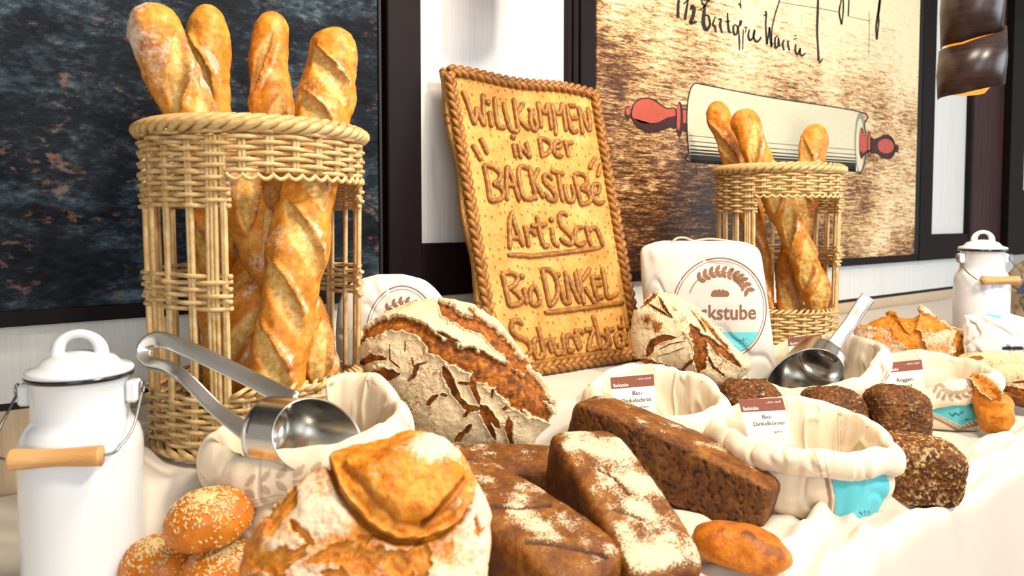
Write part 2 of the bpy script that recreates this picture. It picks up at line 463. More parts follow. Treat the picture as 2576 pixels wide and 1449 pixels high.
poly_on('print_roller_end_face', zpx(ell(1500, 800, 22, 145), R1, S1), M['pin_white'], cv, 4)
ln = []
for k, (a, b, wd) in enumerate([(747, 828, 2), (778, 854, 3), (803, 874, 5), (824, 890, 7), (842, 904, 10), (860, 917, 13), (876, 930, 15), (889, 941, 13)]):
    ln.append((zpx([(556 + k * 2, a), (1000, (a + b) / 2 + 2), (1478, b)], R1, S1), wd / 2.195 * 1.15))
edge = zpx(body + body[:1], R1, S1)
ln.append((zpx([(590, 458), (1000, 537), (1500, 618), (1524, 690), (1535, 790), (1528, 890), (1502, 957), (1460, 945), (1040, 905), (580, 895), (556, 830), (545, 690), (549, 570), (566, 490), (590, 458)], R1, S1), 2.6))
ribbons_on('print_line', ln, M['ink'], cv, 5)
R5, S5 = (1560, 190), 5.797
bulb = [(170, 520), (200, 420), (280, 350), (400, 330), (500, 360), (600, 430), (700, 480), (810, 490), (810, 750), (740, 750), (640, 780), (540, 815), (420, 825), (300, 780), (210, 690), (170, 590)]
poly_on('print_handle', zpx([(890, 495), (985, 490), (985, 830), (890, 810)], R5, S5), M['pin_red'], cv, 1)
poly_on('print_handle', zpx(bulb, R5, S5), M['pin_red'], cv, 2)
poly_on('print_shade', zpx([(190, 620), (300, 690), (420, 700), (560, 680), (690, 610), (810, 590), (810, 750), (740, 750), (640, 780), (540, 815), (420, 825), (300, 780), (210, 690)], R5, S5), M['pin_dark'], cv, 3)
poly_on('print_handle', zpx(ell(115, 545, 50, 95), R5, S5), M['pin_dark'], cv, 2)
poly_on('print_handle', zpx(ell(118, 520, 36, 55), R5, S5), M['pin_red'], cv, 3)
poly_on('print_handle', zpx(ell(868, 640, 52, 262), R5, S5), M['pin_dark'], cv, 4)
poly_on('print_handle', zpx(ell(850, 600, 30, 200), R5, S5), M['pin_red'], cv, 5)
poly_on('print_shade', zpx([(900, 690), (985, 690), (985, 830), (900, 810)], R5, S5), M['pin_dark'], cv, 3)
ribbons_on('print_line', [(zpx(bulb + bulb[:1], R5, S5), 2.6), (zpx([(885, 495), (985, 490)], R5, S5), 2.4)], M['ink'], cv, 5)
R6, S6 = (2040, 240), 6.585
bulb2 = [(990, 700), (1060, 730), (1130, 700), (1250, 655), (1330, 690), (1390, 800), (1400, 900), (1350, 1020), (1280, 1050), (1180, 1020), (1100, 950), (1000, 930)]
poly_on('print_handle', zpx(ell(840, 790, 45, 265), R6, S6), M['pin_dark'], cv, 5)
poly_on('print_handle', zpx(ell(830, 740, 30, 200), R6, S6), M['pin_red'], cv, 6)
poly_on('print_handle', zpx([(850, 620), (935, 690), (935, 930), (850, 1000)], R6, S6), M['pin_red'], cv, 7)
poly_on('print_handle', zpx(bulb2, R6, S6), M['pin_dark'], cv, 5)
poly_on('print_handle', zpx(ell(1240, 840, 135, 120, rot=0.25), R6, S6), M['pin_red'], cv, 6)
poly_on('print_handle', zpx(ell(968, 800, 30, 200), R6, S6), M['pin_red'], cv, 8)
poly_on('print_handle', zpx(ell(1428, 880, 26, 66), R6, S6), M['pin_dark'], cv, 6)
ribbons_on('print_line', [(zpx(bulb2 + bulb2[:1], R6, S6), 2.0), (zpx(ell(968, 800, 30, 200) + [(998, 800)], R6, S6), 1.6), (zpx([(850, 1000), (935, 930), (990, 920)], R6, S6), 6)], M['ink'], cv, 9)
# recipe handwriting
R4, S4 = (1660, 0), 3.903
st = [([(192, -60), (180, 60), (178, 175)], [14, 20, 24]), ([(285, -50), (262, 90), (245, 195)], [10, 18, 22]), ([(232, 40), (262, 10), (300, -40)], 10),
      ([(300, 95), (318, 60), (336, 90), (325, 160), (302, 222), (365, 212)], [14, 22, 28, 24, 26, 14]),
      ([(405, -40), (412, 20), (440, 60), (432, 140), (428, 230), (455, 292), (492, 240), (478, 160), (445, 148)], [12, 10, 18, 26, 30, 26, 18, 14, 12]),
      ([(392, 95), (440, 60), (480, -10)], [10, 12, 16]), ([(465, -30), (488, 15)], 14),
      ([(548, 160), (520, 235), (540, 262), (552, 318)], [8, 16, 20, 12]), ([(572, 195), (600, 190), (592, 245), (612, 325)], [10, 14, 20, 12]),
      ([(665, 125), (668, 220), (680, 305), (705, 320)], [10, 16, 20, 10]), ([(640, 215), (690, 205)], 10),
      ([(745, 240), (722, 260), (728, 330), (752, 335), (762, 270), (745, 240)], [8, 14, 18, 14, 10, 8]),
      ([(795, 200), (790, 240), (772, 270), (780, 390), (782, 495)], [22, 20, 10, 14, 8]), ([(820, 290), (816, 380), (815, 485)], [8, 10, 8]), ([(830, 275), (850, 265), (840, 320)], 8),
      ([(880, 290), (868, 350), (885, 395), (920, 360), (935, 300)], [10, 16, 18, 12, 8]), ([(930, 290), (920, 360), (945, 408), (975, 395), (995, 360)], [14, 16, 18, 14, 10]),
      ([(1030, 110), (1045, 130), (1040, 250), (1052, 435)], [10, 14, 12, 16]), ([(1020, 155), (1045, 140)], 10), ([(1052, 435), (1070, 330), (1078, 265)], [10, 12, 14]),
      ([(1078, 265), (1085, 370), (1098, 460)], [12, 14, 16]), ([(1098, 460), (1100, 300), (1130, 150), (1170, 20), (1180, -40)], [12, 10, 10, 10, 10]),
      ([(1160, 350), (1132, 380), (1135, 465), (1160, 450), (1165, 370), (1178, 460)], [8, 14, 16, 12, 10, 12]), ([(1222, 390), (1205, 430), (1220, 495)], [10, 16, 12]), ([(1262, 395), (1258, 440), (1275, 498)], [10, 16, 12]),
      ([(1335, 430), (1330, 500), (1352, 535), (1380, 470)], [10, 16, 14, 10]), ([(1380, 470), (1378, 530), (1400, 545), (1432, 520)], [12, 16, 16, 8]), ([(1312, 388), (1345, 375)], 8), ([(1322, 350), (1340, 345)], 8),
      ([(1555, -60), (1550, 120), (1545, 300), (1552, 450), (1560, 600)], [14, 18, 16, 14, 18]), ([(1560, 605), (1575, 610), (1600, 572)], [12, 14, 8]),
      ([(1795, -60), (1770, 60), (1762, 130), (1785, 240)], [8, 12, 12, 14]), ([(1800, -60), (1802, 60), (1798, 150), (1786, 240)], [8, 12, 10, 10]), ([(1858, -60), (1855, 60), (1850, 160)], [8, 10, 10]),
      ([(2172, -60), (2150, 100), (2125, 250), (2130, 390)], [14, 18, 14, 14]), ([(2160, -40), (2145, 140), (2150, 220), (2132, 390)], [10, 16, 12, 8]),
      ([(770, 40), (790, 45), (796, 85)], [16, 14, 8]), ([(795, -30), (792, 60)], 6)]
ribbons_on('pen_stroke', [(zpx(p, R4, S4), np.atleast_1d(np.array(wd, float)) / S4 * 1.35) for p, wd in st], M['ink'], cv, 2)
ribbons_on('print_crack', [(zpx(p, R4, S4), wd) for p, wd in [([(1170, 20), (1350, 50), (1550, 80), (1750, 118)], 1.6), ([(1860, 160), (1960, 185), (2070, 205)], 1.3), ([(2180, 275), (2310, 300)], 1.0), ([(2055, 110), (2055, 380), (2050, 560)], 1.3)]],
           flat('print_crack_brown', '6a4522', 0.7), cv, 1)

# --- rear of the room: a wall with tall windows, the daylight the steel and enamel mirror
M['daylight'] = NT('window_daylight').m
_b = M['daylight'].node_tree.nodes['Principled BSDF']
_b.inputs['Base Color'].default_value = (0.8, 0.85, 0.9, 1)
_b.inputs['Emission Color'].default_value = (0.86, 0.93, 1.0, 1); _b.inputs['Emission Strength'].default_value = 2.2
struct('wall_rear', *box(-3, 7, -5.1, -5.0, 0, 2.95), flat('rear_wall_paint', '8a7a68', 0.8))
for i, x in enumerate((-2.2, 0.4, 3.0)):
    wn = struct('window_%d' % (i + 1), *box(x, x + 1.9, -4.99, -4.97, 0.5, 2.7), M['daylight'])
    for k in range(3):
        fr = obj('window_frame', *box(x - 0.03 + k * 0.95, x + 0.04 + k * 0.95, -4.97, -4.92, 0.45, 2.75), M['frame'], wn, smooth=False)
    for zz in (0.45, 1.9, 2.7):
        obj('window_frame', *box(x, x + 1.9, -4.97, -4.92, zz, zz + 0.06), M['frame'], wn, smooth=False)

# ------------------------------------------------------------------ table and cloth
def riser_front(X): return -0.462 - 0.24 * sstep(1.66, 1.86, X)
def cloth_z(X, Y):
    X = np.asarray(X, float); Y = np.asarray(Y, float)
    yb = riser_front(X)
    k = sstep(yb - 0.055, yb, Y) * sstep(0.15, 0.205, X)
    z = TBL + k * (0.12 - 0.022 * sstep(1.6, 1.9, X))
    return z
def edge_y(X): return -0.985 + 0.010 * np.sin(X * 5.3 + 0.6) + 0.006 * np.sin(X * 13.1)
M['cloth'] = None
t = NT('table_linen'); co = t.coord(); n = t.noise(900, 2, 0.5, co)
t.bump(n, 0.12, 0.0006); M['cloth'] = t.set('d6cabb', 0.85, 0, 0.2, **{'Sheen Weight': 0.15})
tb = thing('buffet_table', 'long buffet table hidden under the white tablecloth', 'table', (1.2, -0.48, 0))
obj('table_top', *box(-1.15, 3.55, -0.962, -0.02, Z0 + TBL - 0.035, Z0 + TBL - 0.006, 0.003), M['beige'], tb, smooth=False)
for x in (-1.0, 1.2, 3.4):
    for y in (-0.85, -0.1):
        obj('leg', *box(x - 0.03, x + 0.03, y - 0.03, y + 0.03, 0.0, Z0 + TBL - 0.036, 0.003), M['frame'], tb, smooth=False)
obj('display_riser', *box(0.215, 3.4, -0.455, -0.14, Z0 + TBL - 0.005, Z0 - 0.034, 0.004), M['beige'], tb, smooth=False)

nx, n1, n2 = 430, 150, 60
Xs = np.linspace(-1.18, 3.58, nx)
ey = edge_y(Xs)
tt = np.linspace(0, 1, n1)
Xg = np.repeat(Xs[None], n1, 0)
Yg = -0.02 + (ey[None] + 0.02) * tt[:, None]
Zg = cloth_z(Xg, Yg)
P = np.stack([Xg, Yg, np.zeros_like(Xg)], -1)
fold = fbm(P * A3(1, 1, 1), 5.0, 2, 1.0)
ridge = np.abs(fbm(np.stack([Xg * 0.9 + Yg * 0.6, Yg * 2.4 - Xg * 0.7, np.zeros_like(Xg)], -1), 3.2, 2, 4.0))
Zg = Zg + 0.006 * fold + 0.009 * np.exp(-(ridge / 0.12) ** 2) * sstep(-0.60, -0.72, Yg)
def ridge_line(pts, h, wd):
    """a raised crease through floor points (photo pixels on the table plane)"""
    Q = np.array([onz(px, py, TBL)[:2] for px, py in pts]); d = np.full(Xg.shape, 9.0)
    for a, b in zip(Q[:-1], Q[1:]):
        ab = b - a; t_ = np.clip(((Xg - a[0]) * ab[0] + (Yg - a[1]) * ab[1]) / (ab @ ab), 0, 1)
        d = np.minimum(d, np.hypot(Xg - a[0] - t_ * ab[0], Yg - a[1] - t_ * ab[1]))
    return h * np.exp(-(d / wd) ** 2)
Zg += ridge_line([(2060, 1330), (2250, 1270), (2420, 1210), (2576, 1140)], 0.024, 0.013)
Zg += ridge_line([(1960, 1420), (2040, 1340), (2100, 1310)], 0.018, 0.014)
Zg += ridge_line([(2420, 1190), (2500, 1130), (2600, 1090)], 0.012, 0.012)
Zg += ridge_line([(1800, 1440), (1900, 1430), (2000, 1400)], 0.010, 0.015)
Zg += ridge_line([(2120, 1400), (2250, 1330), (2400, 1275), (2560, 1165)], 0.012, 0.010)
Zg += ridge_line([(2100, 1300), (2160, 1345), (2180, 1380)], 0.016, 0.012)
Zg += ridge_line([(2440, 1150), (2520, 1120), (2600, 1120)], 0.014, 0.012)
Zg += ridge_line([(405, 1190), (440, 1230), (380, 1330), (330, 1449)], 0.020, 0.022)
Zg += ridge_line([(450, 1170), (520, 1190), (480, 1260)], 0.014, 0.014)
top = np.stack([Xg, Yg, Zg + Z0], -1)
s = np.linspace(0, 1, n2 + 1)[1:]
hang = []
for v in s:
    a = min(v / 0.06, 1.0)
    out = 0.012 * math.sin(a * PI / 2)
    wav = (0.018 * np.sin(Xs * 9.0 + 1.0) + 0.012 * np.sin(Xs * 23.0)) * v
    hang.append(np.stack([Xs, ey - out + wav * 0.7, top[-1, :, 2] - 0.008 * (1 - math.cos(a * PI / 2)) - 0.62 * max(v - 0.03, 0)], -1))
V = np.vstack([top.reshape(-1, 3), np.array(hang).reshape(-1, 3)])
cl = obj('tablecloth', V, gfaces(n1 + n2, nx, False), M['cloth'])
tag(cl, 'cream white tablecloth spread over the table under all the breads', 'tablecloth')
sm = cl.modifiers.new('thickness', 'SOLIDIFY'); sm.thickness = 0.0012; sm.offset = -1
# ------------------------------------------------------------------ enamel milk cans
M['enamel'] = flat('white_enamel', 'dde1e4', 0.14, spec=0.55)
M['enamel_rim'] = flat('black_enamel_rim', '101114', 0.15, spec=0.6)
M['wire'] = flat('steel_wire', '8f8f90', 0.3, metal=1.0)
t = NT('beech_wood'); n = t.noise(14, 4, 0.6, t.coord(scale=(1, 6, 6)))
M['beech'] = t.set(t.ramp(n, [(0.3, 'b98448'), (0.7, 'd9ac72')]), 0.45)

def milk_can(label, loc, rotz, bail_az, bail_tilt, hs=1.0):
    o = thing('milk_can', label, 'milk can', loc, rotz, 'white enamel milk cans')
    k = hs
    prof = [(0.0, 0.0), (0.061, 0.0), (0.0655, 0.004), (0.0665, 0.02), (0.0665, 0.188 * k), (0.0655, 0.199 * k), (0.0625, 0.210 * k), (0.0575, 0.219 * k), (0.0530, 0.226 * k), (0.0522, 0.232 * k), (0.0522, 0.277 * k), (0.0545, 0.279 * k), (0.0530, 0.281 * k)]
    obj('body', *lathe(prof, 96), M['enamel'], o, origin=False)
    z = 0.280 * k
    rim = [(0.0530, z - 0.002), (0.0572, z - 0.002), (0.0585, z + 0.001), (0.0578, z + 0.0035), (0.0540, z + 0.0035)]
    lid = obj('lid', *lathe([(0.0540, z + 0.003), (0.0580, z + 0.0035), (0.0578, z + 0.007), (0.0555, z + 0.0095), (0.0470, z + 0.0115), (0.0435, z + 0.0140), (0.0380, z + 0.0205), (0.0250, z + 0.0260), (0.0100, z + 0.0285), (0.0, z + 0.029)], 72), M['enamel'], o, origin=False)
    obj('rim_band', *lathe(rim, 72), M['enamel_rim'], lid, origin=False)
    a = np.linspace(0, PI, 30)
    hp = np.stack([0.0245 * np.cos(a), 0 * a, z + 0.022 + 0.027 * np.sin(a) ** 0.8], 1)
    hr = 0.0052 + 0.0030 * np.abs(np.cos(a)) ** 3
    obj('lid_handle', *tube(hp, hr, 12, ref=(0, 1, 0)), M['enamel'], lid, origin=False)
    # ears
    ze = 0.259 * k
    for s in (-1, 1):
        ear = obj('ear', *box(min(s * 0.052, s * 0.066), max(s * 0.052, s * 0.066), -0.011, 0.011, ze - 0.014, ze + 0.012, 0.003), M['enamel'], o, origin=False, smooth=False)
        b = np.linspace(0, 2 * PI, 20)[:-1]
        obj('eyelet', *tube(np.stack([s * 0.069 + 0 * b, 0.0055 * np.cos(b), ze + 0.003 + 0.0075 * np.sin(b)], 1), 0.0016, 6, ref=(1, 0, 0), closed=True), M['wire'], ear, origin=False)
    # bail: from both ears forward (-y) and down to the wooden grip
    ct, sn = math.cos(bail_tilt), math.sin(bail_tilt)
    def B(x, l): return (x, -l * ct, ze - l * sn)
    pts = [B(-0.069, 0), B(-0.0705, 0.025), B(-0.071, 0.055), B(-0.064, 0.078), B(-0.047, 0.092), B(0.047, 0.092), B(0.064, 0.078), B(0.071, 0.055), B(0.0705, 0.025), B(0.069, 0)]
    bail = obj('bail_wire', *tube(catmull(pts, 70), 0.0016, 6), M['wire'], o, origin=False)
    x = np.linspace(-0.049, 0.049, 40)
    gp = np.stack([x, 0 * x - 0.092 * ct, 0 * x + ze - 0.092 * sn], 1)
    u = np.abs(x) / 0.049
    gr = 0.0108 + 0.0016 * np.cos(u * PI * 1.0) * -1 * 0.6
    gr = gr * np.clip(((1 - u) / 0.04), 0, 1) ** 0.35
    obj('wooden_grip', *tube(gp, gr, 20), M['beech'], bail, origin=False)
    return o
pL = atd(202, 940, 0.90)
caz = math.atan2(pL[1] - CAM[1], pL[0] - CAM[0]) - PI / 2
milk_can('white enamel milk can at the front left corner, beside the tall basket', (pL[0], pL[1], Z0 + TBL + 0.003), caz - 0.36, 0, math.radians(39), 0.955)
pR = atd(2472, 627, 2.02)
caz = math.atan2(pR[1] - CAM[1], pR[0] - CAM[0]) - PI / 2
milk_can('white enamel milk can at the far right end of the table', (pR[0], pR[1], Z0 - 0.020), caz + 0.58, 0, math.radians(36), 0.97)

# ------------------------------------------------------------------ wicker baguette baskets
t = NT('willow_cane'); n = t.noise(70, 3, 0.6, t.coord())
t.bump(t.noise(300, 2, 0.5, t.coord()), 0.15, 0.0006)
M['cane'] = t.set(t.ramp(n, [(0.3, 'bd9355'), (0.7, 'dfc08a')]), 0.42, 0, 0.4)
BH = 0.480
def brad(z): return 0.150 + (0.157 - 0.150) * (z / BH)
# opening in local azimuth: 0 = towards -y; from OA to OB counter-clockwise seen from above
OA, OB = math.radians(-13), math.radians(78)
def bp(az, r, z): return np.stack([r * np.sin(az), -r * np.cos(az), z + 0 * az], -1)
def make_basket(label, loc, rotz):
    o = thing('baguette_basket', label, 'basket', loc, rotz, 'wicker baguette baskets')
    rngb = random.Random(3)
    gap = OB - OA
    nst = 18                                   # stake pairs around the closed part
    az_pairs = [OB + 0.10 + (2 * PI - gap - 0.20) * i / (nst - 1) for i in range(nst)]
    # stakes
    zz = np.linspace(0.03, 0.442, 12)
    for i, az in enumerate(az_pairs):
        offs = (-0.016, 0.016) if 0 < i < nst - 1 else (-0.068, -0.034, 0.0, 0.034, 0.068)
        for of in offs:
            wob = rngb.uniform(-0.02, 0.02)
            a = az + of + wob * np.sin(zz / BH * PI)
            P = bp(a, brad(zz) - 0.001, zz)
            obj('stake', *tube(P, 0.0036, 6), M['cane'], o, origin=False)
    nopen = 7                                   # short stakes in the two bands that cross the opening
    for i in range(nopen):
        az = OA + gap * (i + 0.5) / nopen
        for of in (-0.016, 0.016):
            for z0, z1 in ((0.392, 0.442), (0.0, 0.090)):
                z_ = np.linspace(z0, z1, 5)
                obj('stake', *tube(bp(az + of + 0 * z_, brad(z_) - 0.001, z_), 0.0034, 6), M['cane'], o, origin=False)
    kk = 27
    def row(z, phase, a0=None, a1=None, amp=0.0046, r=0.0033):
        if a0 is None:
            a = np.linspace(0, 2 * PI, 217)[:-1]
            P = bp(a, brad(z) + amp * np.sin(a * kk / 2 * 1.0 * 2 / 2 + phase) if kk % 2 == 0 else brad(z) + amp * np.sin(a * 14 + phase), z)
            P[:, 2] += 0.0012 * np.sin(a * 5 + phase * 2)
            return tube(P, r, 6, ref=(0, 0, 1), closed=True)
        n_ = int(216 * (a1 - a0) / (2 * PI)) + 4
        a = np.linspace(a0, a1, n_)
        P = bp(a, brad(z) + amp * np.sin(a * 14 + phase), z); P[:, 2] += 0.0012 * np.sin(a * 5 + phase * 2)
        return tube(P, r, 6, ref=(0, 0, 1))
    k = 0
    def weave(z, full):
        nonlocal k
        k += 1
        if full: obj('woven_cane', *row(z, k * PI + 0.3 * (k % 3)), M['cane'], o, origin=False)
        else: obj('woven_cane', *row(z, k * PI + 0.3 * (k % 3), OB - 0.02, 2 * PI + OA + 0.02), M['cane'], o, origin=False)
    for z in np.arange(0.396, 0.449, 0.0074): weave(z, True)
    for z in np.arange(0.350, 0.395, 0.0074): weave(z, False)
    for z in np.arange(0.212, 0.256, 0.0088): weave(z, False)
    for z in np.arange(0.022, 0.094, 0.0074): weave(z, True)
    # twisted rim: slanted strands, one mesh turned round the axis
    def strand(z, rr, span, lift, r, rin):
        u = np.linspace(0, 1, 14)
        a = (u - 0.5) * span
        P = bp(a, rr + rin * np.sin(u * PI * 2 - PI / 2), z + lift * np.sin((u - 0.5) * PI))
        return tube(P, r * (0.75 + 0.25 * np.sin(u * PI)), 7, ref=(0, 0, 1))
    ns = 50
    first = None
    for i in range(ns):
        if first is None: s_ = first = obj('rim_strand', *strand(0.458, brad(0.458) + 0.001, 0.44, 0.0105, 0.0058, 0.0085), M['cane'], o, origin=False)
        else: s_ = link(first.copy()); s_.parent = o
        s_.rotation_euler = (0, 0, 2 * PI * i / ns)
    first = None
    for i in range(40):
        if first is None: s_ = first = obj('base_strand', *strand(0.011, brad(0.01) + 0.002, 0.44, -0.0075, 0.0046, 0.0055), M['cane'], o, origin=False)
        else: s_ = link(first.copy()); s_.parent = o
        s_.rotation_euler = (0, 0, 2 * PI * i / 40)
    # small looped edge of the low front wall
    first = None
    for i in range(15):
        if first is None: s_ = first = obj('edge_strand', *strand(0.097, brad(0.095) + 0.001, 0.20, 0.006, 0.0036, 0.006), M['cane'], o, origin=False)
        else: s_ = link(first.copy()); s_.parent = o
        s_.rotation_euler = (0, 0, OA + gap * (i + 0.5) / 15)
    # scallops under the upper band of the opening
    first = None
    for i in range(13):
        if first is None:
            u = np.linspace(0, PI, 12)
            s_ = first = obj('edge_loop', *tube(bp((u / PI - 0.5) * 0.14, brad(0.40) + 0.004, 0.392 - 0.0075 * np.sin(u)), 0.0030, 6), M['cane'], o, origin=False)
        else: s_ = link(first.copy()); s_.parent = o
        s_.rotation_euler = (0, 0, OA + gap * (i + 0.5) / 13)
    # woven floor
    fl = [(0.0, 0.014), (0.138, 0.014), (0.138, 0.010), (0.0, 0.010)]
    obj('basket_floor', *lathe(fl, 48), M['cane'], o, origin=False)
    return o
BL = atd(654, 1100, 1.17); BL = A3(BL[0], BL[1], Z0 + 0.004)
BR = atd(1950, 860, 2.03); BR = A3(BR[0], BR[1], Z0 + 0.004)
def face_cam(P): return math.atan2(P[1] - CAM[1], P[0] - CAM[0]) - PI / 2
rotL, rotR = face_cam(BL), face_cam(BR)
make_basket('tall wicker basket of baguettes on the left, before the slate picture', tuple(BL), rotL)
make_basket('wicker basket of baguettes on the right, before the rolling-pin picture', tuple(BR), rotR + math.radians(-6))

# ------------------------------------------------------------------ baguettes
def baguette(label, pts, R, slashes, seed, group, flour=0.45, ns=230, nt=80, taper=(0.16, 0.16)):
    C = catmull(pts, ns)
    L = np.concatenate([[0], np.cumsum(np.linalg.norm(np.diff(C, axis=0), axis=1))]); Lt = L[-1]
    tocam = CAM - C
    T, E1, E2 = frames(C, tocam)
    s = L / Lt
    pr = np.ones(ns)
    e0 = np.clip(s / taper[0], 0, 1); e1 = np.clip((1 - s) / taper[1], 0, 1)
    pr = np.sqrt(1 - (1 - e0) ** 2.4) * np.sqrt(1 - (1 - e1) ** 2.4)
    pr = np.maximum(pr, 0.03)
    rr = R * pr * (1 + 0.06 * np.sin(s * 17 + seed) + 0.04 * np.sin(s * 31 + 2 * seed))
    th = np.linspace(-PI, PI, nt, endpoint=False)
    TH = np.repeat(th[None], ns, 0); S = np.repeat(L[:, None], nt, 1)
    D = np.zeros((ns, nt)); ex = np.zeros((ns, nt)); dk = np.zeros((ns, nt)); fl = np.zeros((ns, nt))
    base = C[:, None] + rr[:, None, None] * (np.cos(TH)[..., None] * E1[:, None] + np.sin(TH)[..., None] * E2[:, None])
    nz = fbm(base, 26, 3, seed); nf = fbm(base, 60, 3, seed + 3)
    for (s0, t0, s1, t1, wd) in slashes:
        # opening between two curves: from (s0,t0) to (s1,t1), torn wider in the middle
        a0, a1 = s0 * Lt, s1 * Lt
        u = (S - a0) / (a1 - a0)
        tc = t0 + (t1 - t0) * u
        dth = (TH - tc + PI) % (2 * PI) - PI
        hw = wd * np.sin(np.clip(u, 0, 1) * PI) ** 0.6 * (1 + 0.25 * nf)
        inside = (u > 0) & (u < 1)
        dist = dth * R
        m = inside * sstep(1.12, 0.80, np.abs(dist) / (hw + 1e-5))
        ex = np.maximum(ex, m)
        D -= 0.0045 * m
        ear = inside * np.exp(-((dist + hw * 1.05) / 0.0038) ** 2) * np.sin(np.clip(u, 0, 1) * PI) ** 0.5
        D += 0.0120 * ear
        dk = np.maximum(dk, 0.7 * ear * (nf > -0.1))
        flo = inside * np.exp(-((dist + hw + 0.011) / 0.009) ** 2)
        fl = np.maximum(fl, (0.62 + 0.5 * nf) * flo * np.sin(np.clip(u, 0, 1) * PI) ** 0.5)
    D += 0.0055 * nz + 0.0016 * nf + 0.004 * fbm(base, 13, 2, seed + 21)
    fl = np.maximum(fl, flour * (0.5 + 1.1 * fbm(base * 1.0, 11, 3, seed + 9)))
    fl = fl * (1 - 0.75 * ex)
    V = base + D[..., None] * (np.cos(TH)[..., None] * E1[:, None] + np.sin(TH)[..., None] * E2[:, None])
    dk = np.maximum(dk, 0.25 * sstep(0.1, 0.6, nz))
    at = np.stack([np.clip(fl, 0, 1), np.clip(ex, 0, 1), np.clip(dk, 0, 1)], -1).reshape(-1, 3)
    V = V.reshape(-1, 3); F = gfaces(ns, nt, True).tolist()
    F.append(list(range(nt))[::-1]); F.append([(ns - 1) * nt + j for j in range(nt)])
    o = obj('baguette', V, F, M['baguette'], attr=at)
    return tag(o, label, 'baguette', group)
def slset(n, tc, slope, wd, s0=0.07, s1=0.93, seed=0):
    r = random.Random(seed); out = []
    st = (s1 - s0) / n
    for i in range(n):
        a = s0 + st * i + r.uniform(-0.01, 0.01)
        c = tc + r.uniform(-0.25, 0.25)
        out.append((a, c - slope / 2, a + st * 1.18, c + slope / 2, wd * r.uniform(0.85, 1.15)))
    return out
G1 = 'baguettes in the left basket'
baguette('pale floury baguette leaning furthest left in the tall left basket', [atd(368, 6, 1.03), atd(430, 180, 1.07), atd(530, 380, 1.12), atd(640, 580, 1.18), atd(735, 760, 1.205), atd(808, 935, 1.205), atd(822, 1010, 1.20)], 0.0375,
         slset(6, -0.35, 1.5, 0.017, 0.05, 0.95, seed=2), 1.0, G1, 0.75, taper=(0.09, 0.12))
baguette('round-tipped baguette second from left in the tall left basket', [atd(520, 10, 1.205), atd(528, 170, 1.215), atd(530, 400, 1.225), atd(540, 650, 1.235), atd(560, 930, 1.23), atd(565, 1020, 1.22)], 0.0330,
         slset(6, 0.5, -1.2, 0.015, seed=5), 2.0, G1, 0.35, taper=(0.09, 0.12))
baguette('golden baguette third from left in the tall left basket', [atd(686, 30, 1.28), atd(676, 170, 1.275), atd(690, 400, 1.268), atd(668, 600, 1.275), atd(622, 770, 1.19), atd(592, 930, 1.13), atd(585, 1030, 1.12)], 0.0340,
         slset(6, 0.35, 1.3, 0.015, seed=8), 3.0, G1, 0.15, taper=(0.09, 0.12))
baguette('big front baguette leaning right in the tall left basket', [atd(852, 74, 1.20), atd(826, 220, 1.18), atd(790, 400, 1.135), atd(748, 640, 1.09), atd(696, 940, 1.070), atd(684, 1040, 1.075)], 0.0410,
         slset(6, 0.15, -1.7, 0.017, seed=11), 4.0, G1, 0.5, taper=(0.09, 0.09))
G2 = 'baguettes in the right basket'
baguette('leftmost slim baguette in the right basket', [atd(1798, 255, 2.10), atd(1838, 380, 2.10), atd(1880, 500, 2.10), atd(1908, 640, 2.09), atd(1918, 830, 2.06)], 0.0300,
         slset(4, 0.4, -1.5, 0.013, seed=21), 6.0, G2, 0.3, taper=(0.08, 0.12))
baguette('long front baguette crossing the right basket from upper left to lower right', [atd(1862, 276, 2.00), atd(1908, 400, 1.98), atd(1968, 530, 1.965), atd(2022, 650, 1.975), atd(2062, 770, 1.99), atd(2072, 830, 2.00)], 0.0350,
         slset(5, -0.2, 1.7, 0.018, seed=24), 7.0, G2, 0.45, taper=(0.09, 0.10))
baguette('baguette leaning right in the right basket', [atd(2055, 312, 2.05), atd(2036, 430, 2.05), atd(2012, 540, 2.06), atd(1990, 680, 2.07), atd(1982, 830, 2.06)], 0.0370,
         slset(4, 0.1, -1.6, 0.016, seed=27), 8.0, G2, 0.35, taper=(0.12, 0.10))
# ------------------------------------------------------------------ the baked bread sign
M['sign'] = None
t = NT('sign_dough'); co = t.coord(); n1 = t.noise(18, 4, 0.6, co); n2 = t.noise(140, 3, 0.6, co)
sx = t.n('SeparateXYZ', {'Vector': t.coord(scale=(1, 1, 0.8))}); cx2 = t.n('CombineXYZ', {'X': sx.outputs[0], 'Y': sx.outputs[2]})
v = t.n('TexVoronoi', {'Scale': 52.0, 'Vector': cx2.outputs[0], 'Randomness': 0.7}, voronoi_dimensions='2D')
pit = t.ramp(v.outputs['Distance'], [(0.09, 1.0), (0.17, 0.0)])
gate = t.ramp(t.n('SeparateColor', {'Color': v.outputs['Color']}).outputs[0], [(0.15, 0.0), (0.20, 1.0)])
pit = t.math('MULTIPLY', pit, gate)
col = t.ramp(t.math('ADD', t.math('MULTIPLY', n1, 0.6), t.math('MULTIPLY', n2, 0.4)), [(0.32, 'b5762e'), (0.50, 'cf964c'), (0.70, 'dfae68')])
t.bump(t.math('SUBTRACT', t.math('MULTIPLY', n2, 0.3), pit), 0.6, 0.003)
M['sign'] = t.set(t.mix(t.math('MULTIPLY', pit, 0.65), col, rgba('7e4410')), 0.6, 0, 0.3)
t = NT('sign_rope_dough'); co = t.coord(); n1 = t.noise(60, 4, 0.6, co)
t.bump(n1, 0.3, 0.002)
M['rope'] = t.set(t.ramp(n1, [(0.3, '784614'), (0.55, '9c6626'), (0.75, 'b78342')]), 0.4, 0, 0.5)

